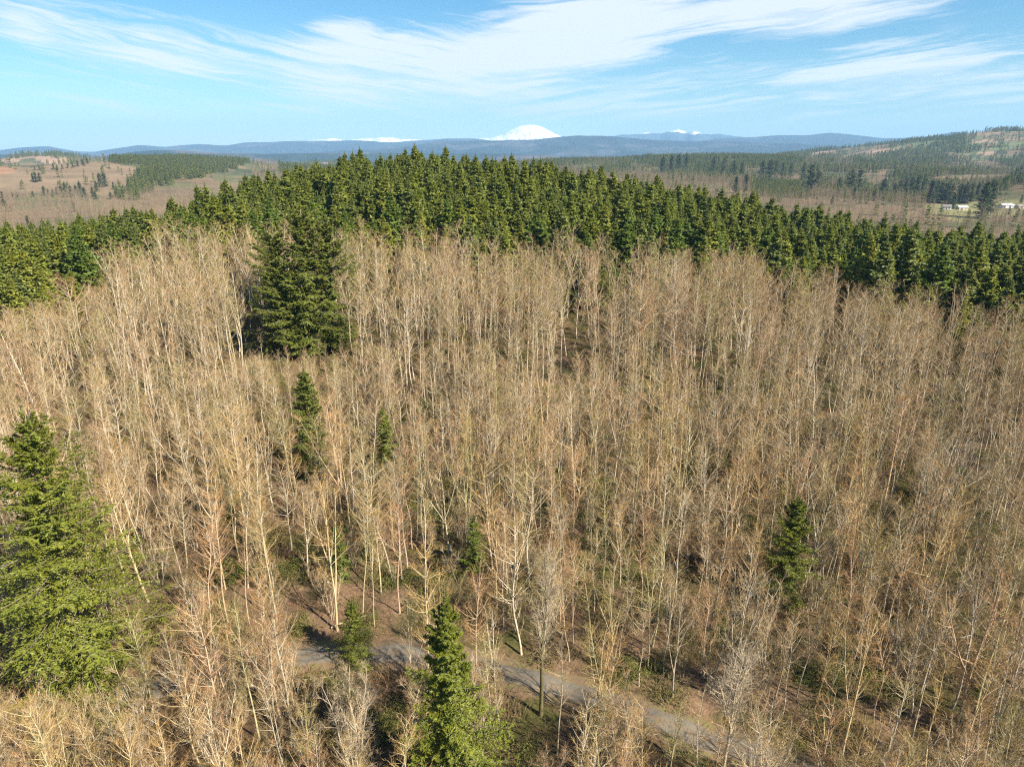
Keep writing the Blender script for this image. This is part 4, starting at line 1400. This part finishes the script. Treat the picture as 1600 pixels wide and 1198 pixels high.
M_white = plain('white_sheet_metal', (.78, .78, .76))
M_roofw = plain('pale_metal_roof', (.72, .74, .74), .45)
M_greyroof = plain('grey_shingle_roof', (.22, .20, .19))
M_tanw = plain('tan_wood_wall', (.48, .38, .27))
M_door = plain('dark_door', (.12, .12, .13))
M_glass = plain('window_glass', (.05, .07, .09), .15)


def box_geo(g, x0, x1, y0, y1, z0, z1):
    c = np.array([[x0, y0, z0], [x1, y0, z0], [x1, y1, z0], [x0, y1, z0], [x0, y0, z1], [x1, y0, z1], [x1, y1, z1], [x0, y1, z1]], float)
    for f in ((0, 3, 2, 1), (4, 5, 6, 7), (0, 1, 5, 4), (1, 2, 6, 5), (2, 3, 7, 6), (3, 0, 4, 7)):
        A, B, C, D = (c[k:k + 1] for k in f)
        g.quads(A, B, C, D)


def building(name, px, py, L, W, hw, hr, rot_, wall_m, roof_m, label, doors, windows):
    x, y = ground_at(px, py)
    e = bpy.data.objects.new(name, None)
    COL.objects.link(e)
    e.location, e.rotation_euler = (x, y, H(x, y)), (0, 0, rot_)
    tag(e, label, 'building')
    g = Geo()
    box_geo(g, -L / 2, L / 2, -W / 2, W / 2, -1.5, hw)
    for sx in (-1, 1):                                     # gable triangles
        A = np.array([[sx * L / 2, -W / 2, hw]]); B = np.array([[sx * L / 2, W / 2, hw]]); T = np.array([[sx * L / 2, 0, hr]])
        V = np.concatenate([A, B, T])
        g.T.append(np.arange(3)[None] + g.n); g.V.append(V); g.n += 3
    obj('wall', g.build('wall', wall_m), e)
    for sy in (-1, 1):                                     # two roof slabs with eaves
        g = Geo()
        o_, th = .5, .18
        k = (hr - hw) / (W / 2)
        y0, z0, y1, z1 = sy * (W / 2 + o_), hw - o_ * k + .12, 0.0, hr + .12
        c = [np.array([[a, b, zc]]) for a in (-L / 2 - o_, L / 2 + o_) for b, zc in ((y0, z0), (y1, z1), (y1, z1 + th), (y0, z0 + th))]
        for f in ((0, 1, 2, 3), (4, 7, 6, 5), (3, 2, 6, 7), (0, 4, 5, 1), (0, 3, 7, 4)):
            g.quads(*(c[i_] for i_ in f))
        obj('roof', g.build('roof', roof_m), e)
    for dx, dw, dh in doors:
        g = Geo()
        box_geo(g, dx - dw / 2, dx + dw / 2, -W / 2 - .08, -W / 2 - .004, 0, dh)
        obj('door', g.build('door', M_door), e)
    for wx, ww in windows:
        g = Geo()
        box_geo(g, wx - ww / 2, wx + ww / 2, -W / 2 - .06, -W / 2 - .004, 1.0, 2.1)
        obj('window', g.build('window', M_glass), e)
    return e


building('farm_shed', 1571, 325, 16, 8, 3.4, 5.2, math.radians(12), M_white, M_roofw, 'long white metal farm shed with low pitched roof on the meadow', [(-6, 3.2, 3), (2, 3.2, 3)], [(7, 1.2)])
building('house', 1478, 327, 9, 7, 3.0, 5.0, math.radians(-20), M_white, M_greyroof, 'small white house with grey roof under the valley grove', [(0, 1.0, 2.1)], [(-2.8, 1.3), (2.8, 1.3)])
building('barn', 1502, 328, 11, 6, 3.0, 4.6, math.radians(8), M_tanw, M_roofw, 'tan wooden barn with pale roof beside the small white house', [(-2, 2.6, 2.6)], [(3, 1.0)])
building('farm_shed', 1592, 326, 8, 6, 2.8, 4.4, math.radians(15), M_tanw, M_greyroof, 'small tan shed right of the long white shed', [(0, 2.2, 2.3)], [])

# ------------------------------------------------------------------ air
haze_me = bpy.data.meshes.new('haze')
import bmesh
bm = bmesh.new()
bmesh.ops.create_cube(bm, size=1.0)
bm.to_mesh(haze_me)
bm.free()
M_haze = bpy.data.materials.new('haze')
M_haze.use_nodes = True
n = Nodes(M_haze.node_tree)
pv = n.new('ShaderNodeVolumePrincipled')
pv.inputs['Color'].default_value = (0.40, 0.67, 1.0, 1)
pv.inputs['Density'].default_value = 0.000056
pv.inputs['Anisotropy'].default_value = 0.0
out = n.new('ShaderNodeOutputMaterial')
n.t.links.new(pv.outputs[0], out.inputs['Volume'])
M_haze.cycles.homogeneous_volume = True if hasattr(M_haze, 'cycles') and hasattr(M_haze.cycles, 'homogeneous_volume') else None
haze_me.materials.append(M_haze)
hz_ = obj('haze', haze_me)
ztop, zbot = 720.0, -260.0
hz_.location = (0, 0, (ztop + zbot) / 2)
hz_.scale = (48400, 48400, ztop - zbot)
tag(hz_, 'thin blue air haze over the valley', kind='stuff')
